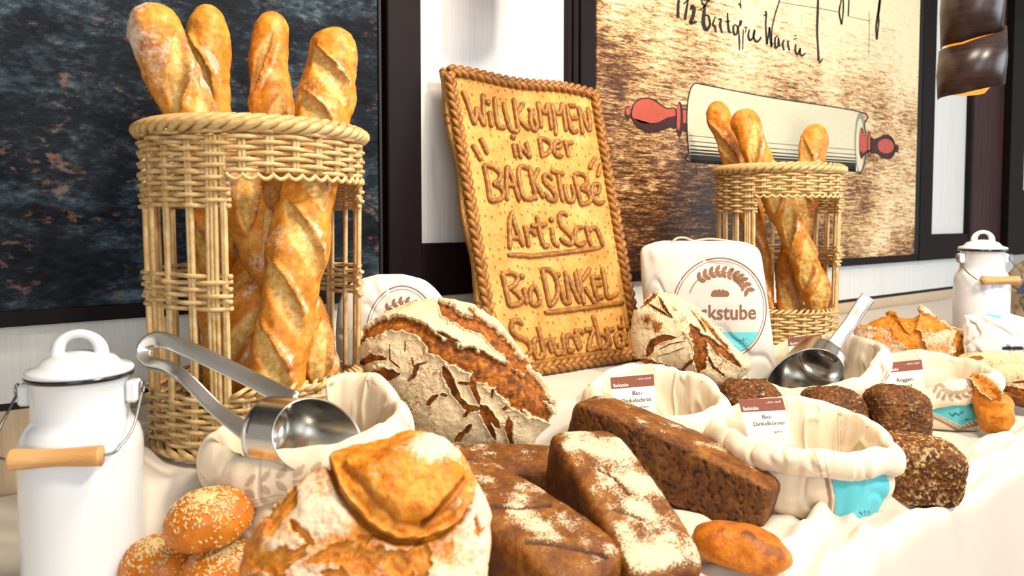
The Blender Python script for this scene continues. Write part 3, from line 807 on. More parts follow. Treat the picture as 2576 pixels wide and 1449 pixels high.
B_Y, T_Y, T_Z = -0.268, -0.062, 0.69
SP = A3(0, B_Y, Z0); SU = unit(A3(0, T_Y - B_Y, T_Z)); SX = A3(1, 0, 0); SN = np.cross(SX, SU)   # SN points to the room
def sg(px, py): return onp(px, py, SP, SN)
def loc2(P): return float((P - SP) @ SX), float((P - SP) @ SU)
cor = [loc2(sg(*p)) for p in ((1113, 172), (1499, 230), (1617, 902), (1243, 966))]   # tl tr br bl
(tlx, tlu), (trx, tru), (brx, bru), (blx, blu) = cor
umin = 0.004
sgn = thing('bread_sign', 'big rectangular baked dough sign reading Willkommen in der Backstube, plaited border', 'sign', tuple(A3((tlx + trx) / 2, B_Y, Z0)))
def S3(x, u, n=0.0): return SP + SX * x + SU * u + SN * n
# slab with a slightly wavy outline and soft edges
def lerp(a, b, t_): return a + (b - a) * t_
na, nb = 60, 90
gx_, gu_ = np.meshgrid(np.linspace(0, 1, na), np.linspace(0, 1, nb))
LX = lerp(blx, tlx, gu_); RX = lerp(brx, trx, gu_)
BU = lerp(min(blu, umin), min(bru, umin), gx_); TU = lerp(tlu, tru, gx_)
GXX = lerp(LX, RX, gx_) + 0.004 * np.sin(gu_ * 21) * (np.abs(gx_ - .5) * 2) ** 4
GUU = lerp(BU, TU, gu_) + (0.006 * np.sin(gx_ * 9 + 1.0)) * (np.abs(gu_ - .5) * 2) ** 4 * (gu_ > 0.5)
TH_ = 0.020
edge = np.minimum(np.minimum(gx_, 1 - gx_) * 0.44, np.minimum(gu_, 1 - gu_) * 0.7)
fr_n = -0.004 * np.clip(1 - edge / 0.006, 0, 1) ** 2
fr = SP + GXX[..., None] * SX + GUU[..., None] * SU + fr_n[..., None] * SN
bk = SP + GXX[..., None] * SX + GUU[..., None] * SU - TH_ * SN
V = np.vstack([fr.reshape(-1, 3), bk.reshape(-1, 3)])
F = gfaces(nb, na, False).tolist() + gfaces(nb, na, False, nb * na, True).tolist()
o_ = nb * na
ring = [j for j in range(na)] + [i * na + na - 1 for i in range(1, nb)] + [(nb - 1) * na + j for j in range(na - 2, -1, -1)] + [i * na for i in range(nb - 2, 0, -1)]
for a, b in zip(ring, ring[1:] + ring[:1]): F.append([b, a, a + o_, b + o_])
obj('slab', V, F, M['sign'], sgn)
# plaited borders: three strands each, a part of their own
def plait(p0, p1, wdt, wav=0.0):
    p0, p1 = np.array(p0), np.array(p1); Lg = np.linalg.norm(p1 - p0); dr = (p1 - p0) / Lg; nr = A3(-dr[1], dr[0])
    n = int(Lg / 0.004) + 8; s_ = np.linspace(0, Lg, n); lam = 0.062
    for k in range(3):
        ph = 2 * PI * s_ / lam + 2 * PI * k / 3
        off = wdt * np.sin(ph); h = 0.0055 + 0.0042 * np.sin(2 * ph)
        c = p0[None] + dr[None] * s_[:, None] + nr[None] * (off + wav * np.sin(s_ / Lg * 9 + 1.0))[:, None]
        P = np.array([S3(x, u, hh) for (x, u), hh in zip(c, h)])
        obj('border_strand', *tube(P, 0.0062, 8, ref=SN), M['rope'], sgn)
ins = 0.012
plait((blx + ins, ins + 0.004), (tlx + ins, tlu - ins), 0.0085)
plait((brx - ins, ins + 0.004), (trx - ins, tru - ins), 0.0085)
plait((tlx + ins, tlu - ins + 0.004), (trx - ins * 0.6, tru - ins + 0.004), 0.0085, 0.004)
plait((blx + ins, ins + 0.006), (brx - ins, ins + 0.006), 0.0085)
# dough letters: every stroke rolled as a little rope
def letters(word, strokes, reg, wd=0.0060):
    parts = []
    for pts in strokes:
        pp = [(reg[0] + x / 4.5275, reg[1] + y / 4.5275) for x, y in pts]
        if len(pp) == 1:
            c = sg(*pp[0]) + SN * 0.003
            a = np.linspace(0, PI, 7); Vd, Fd = lathe([(0.0075 * math.sin(q), 0.006 * math.cos(q)) for q in a[::-1]], 12)
            parts.append((c + Vd[:, :1] * SX + Vd[:, 1:2] * SU + Vd[:, 2:3] * SN, Fd)); continue
        C = catmull([sg(*p) + SN * 0.0028 for p in pp], 7 * len(pp))
        r = np.full(len(C), wd); e = np.linspace(0, 1, len(C)); r *= np.clip(np.minimum(e, 1 - e) / 0.06, 0.35, 1) ** 0.5
        r *= 1 + 0.08 * np.sin(np.arange(len(C)) * 1.3)
        parts.append(tube(C, r, 9, ref=SN))
    for p_ in parts: obj('dough_stroke', *p_, M['rope'], sgn)
Z1, Z2, Z3 = (1090, 150), (1130, 420), (1180, 640)
letters('willkommen', [[(325, 355), (390, 520), (460, 745)], [(460, 745), (480, 640), (487, 545)], [(487, 545), (530, 660), (575, 762)], [(575, 762), (562, 560), (555, 395)], [(630, 590), (660, 775)], [(615, 492)],
    [(690, 430), (700, 580), (725, 740), (765, 778), (822, 770)], [(790, 490), (820, 640), (865, 785), (915, 818), (962, 822)], [(905, 445), (935, 640), (965, 825)], [(1022, 498), (975, 570), (925, 640)], [(945, 650), (1020, 740), (1090, 802)],
    [(1070, 558), (1120, 600), (1150, 680), (1175, 760), (1150, 808), (1115, 770), (1100, 690), (1105, 610), (1140, 572)], [(1222, 785), (1208, 650), (1180, 488)], [(1180, 488), (1220, 560), (1265, 628)], [(1265, 628), (1282, 565), (1292, 500)], [(1292, 500), (1320, 650), (1338, 805)],
    [(1390, 868), (1375, 700), (1335, 510)], [(1335, 510), (1380, 590), (1430, 632)], [(1430, 632), (1450, 560), (1458, 495)], [(1462, 500), (1482, 650), (1505, 822)],
    [(1510, 520), (1535, 680), (1572, 822), (1645, 815)], [(1530, 530), (1610, 532)], [(1555, 672), (1632, 668)], [(1692, 858), (1672, 700), (1640, 540)], [(1640, 540), (1710, 690), (1768, 825)], [(1778, 822), (1768, 690), (1750, 548)]], Z1)
letters('in der', [[(900, 885)], [(905, 960), (920, 1040), (935, 1122)], [(958, 962), (975, 1040), (992, 1132)], [(965, 968), (1040, 1060), (1098, 1128)], [(1045, 945), (1070, 1035), (1100, 1125)],
    [(1195, 895), (1215, 1000), (1235, 1122)], [(1195, 895), (1280, 920), (1332, 980), (1312, 1050), (1240, 1102)], [(1378, 1005), (1432, 1000), (1442, 955), (1402, 935), (1365, 980), (1372, 1060), (1412, 1105), (1472, 1100)],
    [(1485, 918), (1510, 1010), (1532, 1112)], [(1510, 962), (1582, 945)], [(435, 970), (490, 1060), (540, 1158)], [(525, 895), (570, 980), (612, 1082)], [(1842, 1115), (1792, 1190), (1770, 1252)], [(1902, 1190), (1882, 1260), (1860, 1338)]], Z1)
letters('backstube', [[(384, -20), (420, 130), (460, 400)], [(384, -20), (500, 10), (570, 80), (560, 150), (490, 200)], [(490, 200), (570, 230), (612, 310), (572, 370), (460, 400)],
    [(650, -12), (642, 180), (655, 388)], [(650, -12), (720, 160), (792, 395)], [(650, 205), (750, 215)], [(882, 32), (830, -5), (785, 30), (787, 150), (820, 300), (862, 362), (940, 365), (972, 325)],
    [(900, -12), (932, 150), (988, 382)], [(1012, 18), (962, 120), (942, 180)], [(970, 190), (1020, 270), (1072, 362)], [(1172, 152), (1112, 90), (1070, 112), (1090, 190), (1150, 250), (1202, 330), (1190, 388), (1130, 370), (1078, 285)],
    [(1148, 40), (1220, 70), (1302, 86)], [(1230, 85), (1252, 230), (1288, 402)], [(1302, 200), (1320, 320), (1352, 392), (1400, 390), (1412, 330), (1385, 200)],
    [(1410, 98), (1450, 260), (1492, 432)], [(1410, 92), (1480, 80), (1548, 120), (1552, 200), (1490, 240)], [(1490, 250), (1570, 290), (1602, 370), (1570, 412), (1482, 432)],
    [(1640, 312), (1692, 290), (1702, 220), (1662, 195), (1620, 240), (1620, 330), (1662, 402), (1712, 416), (1762, 390)]], Z2)
letters('artisan', [[(715, 505), (680, 620), (680, 760), (685, 942)], [(712, 560), (760, 720), (838, 912)], [(680, 800), (782, 815)], [(850, 665), (875, 780), (900, 918)], [(850, 752), (912, 722), (988, 785)],
    [(985, 555), (1010, 680), (1040, 820), (1082, 905), (1132, 890)], [(920, 672), (1010, 670), (1102, 655)], [(1160, 690), (1170, 800), (1195, 875), (1245, 900)], [(1155, 605)],
    [(1342, 562), (1290, 525), (1245, 560), (1260, 660), (1330, 740), (1392, 810), (1380, 880), (1310, 865), (1253, 810)], [(1522, 690), (1450, 700), (1420, 780), (1440, 870), (1492, 890), (1552, 850)], [(1540, 668), (1570, 770), (1608, 902)],
    [(1585, 745), (1612, 705), (1662, 700), (1702, 780), (1748, 908)], [(660, 1005), (850, 1010), (920, 1020), (1150, 995), (1400, 965), (1718, 920)]], Z2)
letters('bio dinkel', [[(365, 215), (410, 400), (450, 592)], [(365, 215), (480, 215), (542, 260), (520, 340), (430, 400)], [(480, 400), (560, 460), (592, 530), (540, 570), (450, 592)], [(615, 380), (632, 480), (652, 572)], [(595, 255)],
    [(730, 350), (690, 420), (690, 530), (740, 577), (792, 550), (790, 470), (750, 390), (710, 348)], [(820, 165), (860, 350), (912, 600)], [(820, 165), (920, 190), (982, 280), (1002, 400), (980, 510), (912, 597)],
    [(1035, 350), (1055, 480), (1092, 550), (1142, 550)], [(1005, 237)], [(1085, 190), (1110, 380), (1142, 572)], [(1095, 215), (1170, 380), (1258, 562)], [(1198, 200), (1222, 330), (1255, 480)],
    [(1225, 178), (1265, 380), (1302, 572)], [(1367, 160), (1312, 250), (1270, 300)], [(1300, 380), (1370, 470), (1432, 567)], [(1385, 240), (1420, 400), (1462, 542)], [(1390, 260), (1495, 265)], [(1420, 352), (1502, 345)], [(1450, 502), (1522, 485)],
    [(1505, 145), (1540, 330), (1570, 490), (1692, 440)], [(855, 665), (1100, 640), (1400, 600), (1752, 550)]], Z3)
letters('schwarzbrot', [[(607, 805), (540, 755), (480, 780), (475, 860), (530, 930), (620, 970), (682, 1030), (690, 1110), (640, 1150)], [(782, 970), (735, 980), (728, 1080), (760, 1172), (802, 1180), (822, 1120)],
    [(780, 820), (815, 1000), (852, 1172)], [(830, 1040), (882, 980), (912, 1050), (942, 1122)], [(925, 945), (960, 1060), (1012, 1152)], [(1012, 1152), (1022, 1080), (1015, 1010)], [(1015, 1010), (1040, 1100), (1078, 1152)], [(1080, 1150), (1068, 1020), (1060, 910)],
    [(1182, 930), (1112, 930), (1100, 1020), (1130, 1100), (1192, 1082)], [(1185, 915), (1218, 1010), (1250, 1092)], [(1200, 850), (1240, 980), (1268, 1075)], [(1222, 895), (1255, 872), (1302, 895)],
    [(1310, 862), (1412, 850)], [(1412, 850), (1372, 960), (1340, 1102)], [(1340, 1102), (1462, 1060)], [(1400, 690), (1450, 880), (1492, 1082)], [(1470, 902), (1540, 930), (1572, 1000), (1540, 1060), (1492, 1082)],
    [(1545, 830), (1580, 950), (1602, 1042)], [(1570, 882), (1605, 858), (1642, 862)], [(1692, 880), (1660, 960), (1690, 1052), (1742, 1040), (1740, 940), (1700, 880)], [(1735, 700), (1750, 850), (1775, 990), (1808, 1030)], [(1682, 826), (1808, 832)],
    [(700, 1252), (1000, 1195), (1300, 1150), (1700, 1098)]], Z3)
# ------------------------------------------------------------------ round and rustic loaves
def segdist(U, V, pts):
    d = np.full(U.shape, 1e9); tt_ = np.zeros(U.shape); Q = np.asarray(pts, float); n = len(Q) - 1
    for i in range(n):
        a, b = Q[i], Q[i + 1]; ab = b - a
        t_ = np.clip(((U - a[0]) * ab[0] + (V - a[1]) * ab[1]) / (ab @ ab + 1e-9), 0, 1)
        dd = np.hypot(U - a[0] - t_ * ab[0], V - a[1] - t_ * ab[1])
        m = dd < d; d = np.where(m, dd, d); tt_ = np.where(m, (i + t_) / n, tt_)
    return d, tt_
def dome_grid(cpx, d, outline, Hf, Hb, nth=420, nf=150, nb=40, ef=1.0, lean=0.0, turn=0.0):
    """a loaf body: outline in the plane that faces the viewer, domed to the front and flatter behind.
    returns points, unit normals, and plan coordinates (in photo pixels at distance d)"""
    C = atd(cpx[0], cpx[1], d)
    N = unit(CAM - C)
    A = unit(np.cross(A3(0, 0, 1), N)); B = np.cross(N, A)
    k = d / FPX
    O = np.array([((x - cpx[0]) * k, -(y - cpx[1]) * k) for x, y in outline])
    O = catmull(np.vstack([O, O[:1]]), len(O) * 14)[:-1]
    ang = np.arctan2(O[:, 1], O[:, 0]); r = np.hypot(O[:, 0], O[:, 1]); ix = np.argsort(ang); ang, r = ang[ix], r[ix]
    th = np.linspace(-PI, PI, nth, endpoint=False)
    R = np.interp(th, np.r_[ang - 2 * PI, ang, ang + 2 * PI], np.r_[r, r, r])
    psi = np.r_[np.linspace(0.004, PI / 2, nf), np.linspace(PI / 2, PI - 0.01, nb + 1)[1:]]
    rho = np.sin(psi); c = np.where(psi <= PI / 2, Hf * np.abs(np.cos(psi)) ** ef, -Hb * np.abs(np.cos(psi)) ** 0.8)
    a_ = rho[:, None] * (R * np.cos(th))[None]; b_ = rho[:, None] * (R * np.sin(th))[None]; c_ = np.repeat(c[:, None], nth, 1)
    U = cpx[0] + a_ / k; Vv = cpx[1] - b_ / k
    c_ = c_ + lean * b_ + turn * a_
    P = C + a_[..., None] * A + b_[..., None] * B + c_[..., None] * N
    return P, U, Vv, (psi[:, None] <= PI / 2) * np.ones((1, nth)), N
def gnormals(P):
    dr = np.gradient(P, axis=0); dc = np.roll(P, -1, 1) - np.roll(P, 1, 1)
    n = np.cross(dr, dc); n /= np.linalg.norm(n, axis=-1)[..., None] + 1e-12
    return n
def finish(name, P, disp, at, mat, label, cat, N, group=None, parent=None):
    n = gnormals(P)
    if np.mean((n[:20] @ N)) < 0: n = -n
    n[0] = N
    nr, nc = P.shape[:2]
    V = (P + disp[..., None] * n)
    V[0] = V[1].mean(0)
    F = gfaces(nr, nc, True, flip=False).tolist()
    F.append([(nr - 1) * nc + j for j in range(nc)])
    o = obj(name, V.reshape(-1, 3), F, mat, attr=np.clip(at, 0, 1).reshape(-1, 3))
    bm_fix(o)
    return tag(o, label, cat, group)
def bm_fix(o):
    import bmesh
    bm = bmesh.new(); bm.from_mesh(o.data); bmesh.ops.recalc_face_normals(bm, faces=bm.faces); bm.to_mesh(o.data); bm.free()

def crack_field(U, V, P, cracks, seed, rough=0.35):
    nz = fbm(P, 95, 3, seed); nz2 = fbm(P, 30, 3, seed + 2)
    g = np.zeros(U.shape); rim = np.zeros(U.shape)
    for pts, wd in cracks:
        d, t_ = segdist(U, V, pts)
        w_ = np.interp(t_, np.linspace(0, 1, len(np.atleast_1d(wd))), np.atleast_1d(wd)) if np.ndim(wd) else wd
        w_ = w_ * (0.35 + 0.65 * np.minimum(1, np.minimum(t_, 1 - t_) / 0.12)) * (1 + rough * 1.6 * nz + rough * 1.3 * nz2)
        x = d / np.maximum(w_, 0.5)
        g = np.maximum(g, sstep(1.06, 0.86, x)); rim = np.maximum(rim, np.exp(-((x - 1.12) / 0.16) ** 2))
    return g, rim * (1 - g), nz, nz2
def zz(pts, o, sc): return [(o[0] + x / sc, o[1] + y / sc) for x, y in pts]

# --- the big flour-dusted country loaf leaning against the tall basket
O5, S5_ = (860, 650), 2.898
out = zz([(158, 650), (165, 580), (215, 510), (290, 440), (400, 370), (520, 320), (650, 290), (730, 288), (820, 302), (900, 325), (980, 345), (1060, 400), (1160, 490), (1250, 600), (1330, 690), (1400, 800), (1450, 880), (1490, 970), (1524, 1070), (1520, 1140), (1470, 1210), (1420, 1290), (1370, 1380), (1250, 1440), (1080, 1470), (880, 1460), (680, 1410), (540, 1320), (440, 1200), (350, 1060), (270, 960), (200, 880), (165, 780)], O5, S5_)
P, U, V, front, N = dome_grid((1155, 950), 1.22, out, 0.085, 0.050, 520, 220, 36, 0.8)
br = lambda p, w_: (zz(p, O5, S5_), np.array(w_, float) / S5_)
cracks = [br([(150, 660), (230, 570), (350, 512), (480, 500), (590, 545), (690, 650), (850, 725), (1000, 800), (1150, 870), (1280, 970), (1390, 1090), (1490, 1150)], [30, 50, 48, 42, 50, 62, 70, 85, 105, 110, 85, 60]),
          br([(690, 285), (760, 385), (850, 455), (960, 485), (1050, 545), (1150, 645), (1250, 760), (1340, 860), (1430, 980), (1510, 1080)], [30, 50, 55, 50, 52, 60, 58, 50, 50, 40]),
          br([(920, 370), (980, 440), (1060, 520)], [14, 24, 24]), br([(1080, 385), (1190, 510), (1310, 690), (1450, 900)], [12, 18, 20, 18]), br([(960, 330), (1020, 390)], 16),
          br([(205, 890), (300, 850), (440, 840)], [40, 52, 26]), br([(170, 760), (260, 720), (350, 735)], [26, 28, 12]),
          br([(750, 800), (800, 900), (840, 1000), (900, 1070), (1000, 1080)], [26, 30, 26, 24, 18]), br([(960, 830), (945, 920), (990, 1045)], [22, 22, 16]), br([(850, 905), (940, 915)], 12),
          br([(1000, 1060), (1060, 1130), (1130, 1215)], [22, 34, 18]), br([(1005, 1080), (1045, 1170), (1100, 1290)], [22, 24, 12]), br([(880, 1140), (925, 1090), (1000, 1075)], [16, 20, 12]), br([(825, 1305), (895, 1235), (935, 1185)], [22, 24, 14]),
          br([(1190, 1150), (1192, 1240), (1222, 1350)], [20, 22, 14]), br([(630, 1055), (680, 1000), (710, 985)], [16, 16, 8]), br([(575, 775), (545, 850), (500, 890)], [18, 18, 10]), br([(1080, 950), (1075, 1010)], 10),
          br([(730, 980), (770, 990)], 12), br([(1150, 1090), (1180, 1070)], 12), br([(380, 640), (375, 740), (450, 800)], [5, 6, 5]), br([(490, 620), (480, 690)], 5), br([(530, 730), (545, 790), (640, 760)], 6),
          br([(700, 560), (760, 590), (860, 640)], [8, 14, 8]), br([(990, 690), (1100, 770), (1150, 810)], [14, 20, 12]), br([(1130, 1350), (1150, 1410)], 8), br([(1260, 1340), (1262, 1400)], 8)]
g, rim, nz, nz2 = crack_field(U, V, P, cracks, 3.0)
big = np.maximum(crack_field(U, V, P, cracks[:2], 3.0)[0], 0)
lift = np.zeros_like(U)
d_, t_ = segdist(U, V, cracks[0][0]); lift = 0.010 * np.exp(-(d_ / 42) ** 2) * (t_ < 1)
disp = lift - 0.0050 * g - 0.004 * big + 0.0028 * rim + 0.0030 * nz2 + 0.0012 * nz
flour = 0.92 * (1 - g) + 0.30 * rim - 0.45 * sstep(0.18, 0.55, nz2)
e_ = np.clip(P[..., 2] - (Z0 - 0.06), 0, 1)
dk = 0.75 * g * sstep(0.05, 0.45, fbm(P, 55, 2, 8.0)) + 0.25 * (1 - g) * sstep(0.2, 0.6, nz2)
at = np.stack([flour * front, np.maximum(g, 0), dk], -1)
finish('country_loaf', P, disp, at, M['rustic'], 'largest flour-dusted dark country loaf, deeply cracked, leaning before the bread sign', 'bread', N)

# --- second country loaf before the printed flour bag
O2, S2_ = (1560, 560), 3.293
out = zz([(90, 920), (100, 820), (115, 740), (180, 680), (240, 620), (300, 577), (380, 585), (470, 605), (600, 680), (720, 780), (850, 900), (950, 1010), (1030, 1090), (1062, 1170), (1020, 1230), (930, 1320), (830, 1370), (700, 1340), (560, 1270), (400, 1225), (240, 1210), (150, 1130), (105, 1030)], O2, S2_)
P, U, V, front, N = dome_grid((1728, 850), 1.58, out, 0.062, 0.045, 400, 160, 30, 0.8)
br = lambda p, w_: (zz(p, O2, S2_), np.array(w_, float) / S2_)
cracks = [br([(235, 1115), (275, 1015), (370, 962), (470, 955)], [24, 30, 26, 10]), br([(170, 1150), (300, 1195), (450, 1215), (640, 1265)], [30, 38, 30, 20]), br([(585, 850), (640, 960), (655, 1060), (660, 1170), (640, 1230)], [30, 55, 60, 45, 20]),
          br([(310, 592), (210, 680), (120, 735)], [22, 28, 14]), br([(240, 690), (330, 740), (430, 800)], [10, 12, 6]), br([(320, 620), (370, 720), (440, 800)], [10, 14, 6]), br([(610, 720), (700, 830), (800, 960), (900, 1050)], [8, 16, 16, 10]),
          br([(770, 1000), (860, 1075), (970, 1170)], [22, 34, 20]), br([(690, 930), (760, 1000), (800, 1090)], [18, 26, 16]), br([(820, 860), (930, 1000), (1040, 1100)], [8, 14, 12]), br([(560, 700), (640, 800), (700, 900)], [6, 10, 12]),
          br([(730, 780), (830, 900), (930, 1010)], [6, 10, 8]), br([(330, 1060), (420, 1010), (540, 980)], [3, 4, 3]), br([(330, 1110), (430, 1080), (540, 1030)], [3, 4, 3]), br([(720, 1100), (760, 1180), (850, 1250)], [12, 14, 8]), br([(500, 1230), (600, 1130)], [10, 14])]
g, rim, nz, nz2 = crack_field(U, V, P, cracks, 5.0)
disp = -0.0045 * g + 0.0022 * rim + 0.0026 * nz2 + 0.0010 * nz
bald = np.exp(-(np.hypot(U - (O2[0] + 245 / S2_), (V - (O2[1] + 820 / S2_))) / 30) ** 2)
flour = 0.88 * (1 - g) + 0.25 * rim - 0.5 * sstep(0.15, 0.5, nz2) - 0.55 * bald - 0.3 * sstep(890, 1000, V)
dk = 0.7 * g * sstep(0.05, 0.45, fbm(P, 60, 2, 8.0)) + 0.25 * (1 - g) * sstep(0.2, 0.6, nz2)
finish('country_loaf', P, disp, np.stack([flour * front, g, dk], -1), M['rustic'], 'medium flour-dusted country loaf leaning on the printed flour bag', 'bread', N)

# --- golden farmhouse loaf in the foreground
O4, S4_ = (560, 950), 2.904
out = zz([(820, 612), (920, 588), (1060, 552), (1250, 510), (1370, 480), (1490, 490), (1610, 535), (1730, 625), (1840, 740), (1920, 880), (1960, 1050), (1965, 1220), (1930, 1420), (1860, 1700), (1660, 2020), (1300, 2180), (900, 2150), (540, 1960), (300, 1680), (200, 1400), (190, 1230), (250, 1075), (350, 955), (470, 845), (600, 730), (715, 660)], O4, S4_)
P, U, V, front, N = dome_grid((935, 1345), 0.735, out, 0.060, 0.050, 460, 190, 36, 0.75)
br = lambda p, w_: (zz(p, O4, S4_), np.array(w_, float) / S4_)
fold = zz([(800, 650), (840, 740), (890, 830), (950, 940), (1040, 1050), (1140, 1135), (1270, 1190), (1400, 1190), (1560, 1165), (1700, 1090), (1790, 960), (1810, 830), (1770, 730)], O4, S4_)
nz = fbm(P, 70, 3, 6.0); nz2 = fbm(P, 26, 3, 7.0); nz3 = fbm(P, 14, 2, 2.0); nz5 = fbm(P, 150, 3, 1.0)
def polymask(U, V, pts):
    ins = np.zeros(U.shape, bool); n_ = len(pts)
    for i in range(n_):
        (x0, y0), (x1, y1) = pts[i], pts[(i + 1) % n_]
        c_ = ((y0 > V) != (y1 > V)) & (U < (x1 - x0) * (V - y0) / ((y1 - y0) if y1 != y0 else 1e-9) + x0); ins ^= c_
    return ins
Uw, Vw = U + 9 * nz2 + 4 * nz, V + 9 * fbm(P, 30, 3, 5.0) + 4 * nz
lp = zz([(800, 640), (1000, 560), (1250, 500), (1450, 470), (1620, 540), (1750, 680), (1815, 840), (1795, 970), (1700, 1090), (1560, 1165), (1400, 1195), (1270, 1190), (1140, 1135), (1040, 1050), (950, 940), (880, 820)], O4, S4_)
ins = polymask(Uw, Vw, lp); dl_, _ = segdist(Uw, Vw, lp + lp[:1]); sd_ = np.where(ins, dl_, -dl_)
lobe = sstep(-3, 5, sd_); bulge = sstep(0, 75, sd_)
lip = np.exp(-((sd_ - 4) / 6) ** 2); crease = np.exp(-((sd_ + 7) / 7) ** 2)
slit, ts_ = segdist(Uw, Vw, zz([(1380, 1130), (1500, 1040), (1620, 920), (1720, 830)], O4, S4_))
slm = sstep(1.1, 0.4, slit / (7 + 5 * nz)) * sstep(0, .15, ts_)
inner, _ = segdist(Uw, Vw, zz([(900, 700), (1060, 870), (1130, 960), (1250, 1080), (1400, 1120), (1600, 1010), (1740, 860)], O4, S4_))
g2, rim2, _, _ = crack_field(U, V, P, [br([(390, 1090), (430, 960), (520, 860), (580, 770)], [44, 70, 60, 24]), br([(300, 1270), (420, 1290), (560, 1250), (660, 1180)], [40, 60, 70, 30]), br([(540, 1010), (640, 1110), (700, 1180)], [22, 34, 20]),
                                       br([(660, 1290), (860, 1250), (1000, 1190), (1100, 1150)], [26, 50, 46, 20]), br([(1430, 1210), (1410, 1330), (1450, 1480)], [46, 64, 60]), br([(1000, 1300), (1150, 1280), (1300, 1330), (1350, 1440)], [30, 60, 70, 50]), br([(230, 1380), (400, 1420), (640, 1420)], [50, 70, 50]),
                                       br([(760, 1360), (880, 1400), (1000, 1480)], [30, 50, 40]), br([(1840, 1080), (1850, 1200)], [30, 40])], 9.0, 0.75)
disp = 0.013 * bulge + 0.004 * lobe + 0.004 * lip - 0.008 * crease - 0.005 * g2 - 0.006 * slm - 0.003 * np.exp(-(inner / 10) ** 2) + 0.006 * nz2 + 0.0022 * nz + 0.0008 * nz5
topfl = np.exp(-(np.hypot((U - (O4[0] + 1560 / S4_)) / 66, (V - (O4[1] + 610 / S4_)) / 44)) ** 2)
left_fl = 0.50 + 0.6 * nz3 + 0.35 * nz2
right_fl = 0.62 + 0.5 * nz3 + 0.3 * nz2
flour = np.where(sd_ > 0, 0.10 + 0.95 * topfl + 0.5 * nz2 + 0.2 * nz3, np.where(U > 1130, right_fl, left_fl)) - 0.8 * g2 - 0.9 * slm - 0.5 * crease
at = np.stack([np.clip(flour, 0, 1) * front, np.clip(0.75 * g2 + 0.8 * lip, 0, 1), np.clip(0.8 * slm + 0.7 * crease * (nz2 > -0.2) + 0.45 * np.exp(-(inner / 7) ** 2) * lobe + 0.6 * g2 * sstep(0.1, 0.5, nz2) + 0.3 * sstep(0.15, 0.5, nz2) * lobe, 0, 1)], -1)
finish('farmhouse_loaf', P, disp, at, M['golden'], 'round golden farmhouse loaf with a lifted crust flap in the front centre', 'bread', N)

# --- torn golden loaf at the back right
O3, S3_ = (2060, 560), 3.293
out = zz([(330, 880), (400, 860), (480, 810), (560, 775), (630, 740), (640, 765), (700, 780), (770, 770), (815, 730), (832, 690), (880, 720), (950, 790), (1040, 840), (1120, 860), (1180, 900), (1200, 980), (1180, 1080), (1100, 1160), (900, 1200), (650, 1190), (450, 1150), (350, 1020)], O3, S3_)
P, U, V, front, N = dome_grid((2296, 850), 2.0, out, 0.075, 0.060, 320, 130, 30, 0.8)
nz = fbm(P, 70, 3, 16.0); nz2 = fbm(P, 24, 3, 17.0)
br = lambda p, w_: (zz(p, O3, S3_), np.array(w_, float) / S3_)
g, rim, _, _ = crack_field(U, V, P, [br([(390, 880), (520, 830), (650, 800), (780, 790), (900, 830), (1040, 880)], [50, 60, 70, 90, 60, 30]), br([(640, 880), (760, 950), (850, 1080)], [60, 80, 50]), br([(1090, 900), (1120, 1000), (1110, 1100)], [40, 46, 40]), br([(700, 820), (760, 900)], [70, 60])], 4.0)
at = np.stack([np.clip(0.75 * (1 - g) + 0.5 * nz2 - 0.2, 0, 1) * front, g * 0.6, 0.6 * g * sstep(0.15, 0.5, nz2) + 0.3 * rim], -1)
finish('torn_loaf', P, -0.006 * g + 0.005 * rim + 0.006 * nz2 + 0.002 * nz, at, M['golden'], 'golden loaf with torn peaked crust behind the rye flour sack', 'bread', N)

# --- long pale loaf and small cut roll at the right border
O8, S8_ = (2360, 640), 3.148
out = zz([(210, 840), (270, 805), (400, 785), (560, 780), (700, 785), (820, 830), (900, 930), (880, 1080), (760, 1190), (640, 1195), (560, 1150), (500, 1090), (400, 1000), (290, 950), (230, 900)], O8, S8_)
P, U, V, front, N = dome_grid((2530, 945), 1.78, out, 0.060, 0.050, 260, 110, 30, 0.8)
nz = fbm(P, 70, 3, 26.0); nz2 = fbm(P, 24, 3, 27.0)
br = lambda p, w_: (zz(p, O8, S8_), np.array(w_, float) / S8_)
g, rim, _, _ = crack_field(U, V, P, [br([(290, 850), (380, 840)], [20, 16]), br([(580, 1010), (680, 990), (800, 1000)], [6, 10, 8]), br([(450, 1040), (600, 1080), (760, 1090)], [14, 30, 40])], 4.0)
low = sstep(975, 1000, V)
finish('pale_loaf', P, -0.004 * g + 0.004 * nz2 + 0.001 * nz, np.stack([np.clip(0.66 + 0.5 * nz2 - 0.6 * low - g, 0, 1) * front, g, 0.5 * low], -1), M['rustic'], 'long pale floury loaf cut off by the right border', 'bread', N)
out = zz([(285, 965), (340, 960), (420, 1010), (510, 1090), (570, 1150), (580, 1240), (575, 1330), (520, 1390), (400, 1415), (350, 1380), (310, 1250), (290, 1100)], O8, S8_)
P, U, V, front, N = dome_grid((2500, 1015), 1.56, out, 0.035, 0.035, 220, 90, 24, 0.8)
nz = fbm(P, 70, 3, 36.0); nz2 = fbm(P, 34, 3, 37.0)
br = lambda p, w_: (zz(p, O8, S8_), np.array(w_, float) / S8_)
g, rim, _, _ = crack_field(U, V, P, [br([(310, 980), (390, 1060), (480, 1140)], [36, 50, 26])], 4.0)
finish('crusty_roll', P, -0.012 * g + 0.006 * rim + 0.005 * nz2, np.stack([np.clip(0.8 * rim - 0.1, 0, 1), g, 0.4 * g + 0.4 * sstep(.1, .5, nz2)], -1), M['golden'], 'small knobbly golden roll with one open cut beside the rye flour sack', 'bread roll', N)

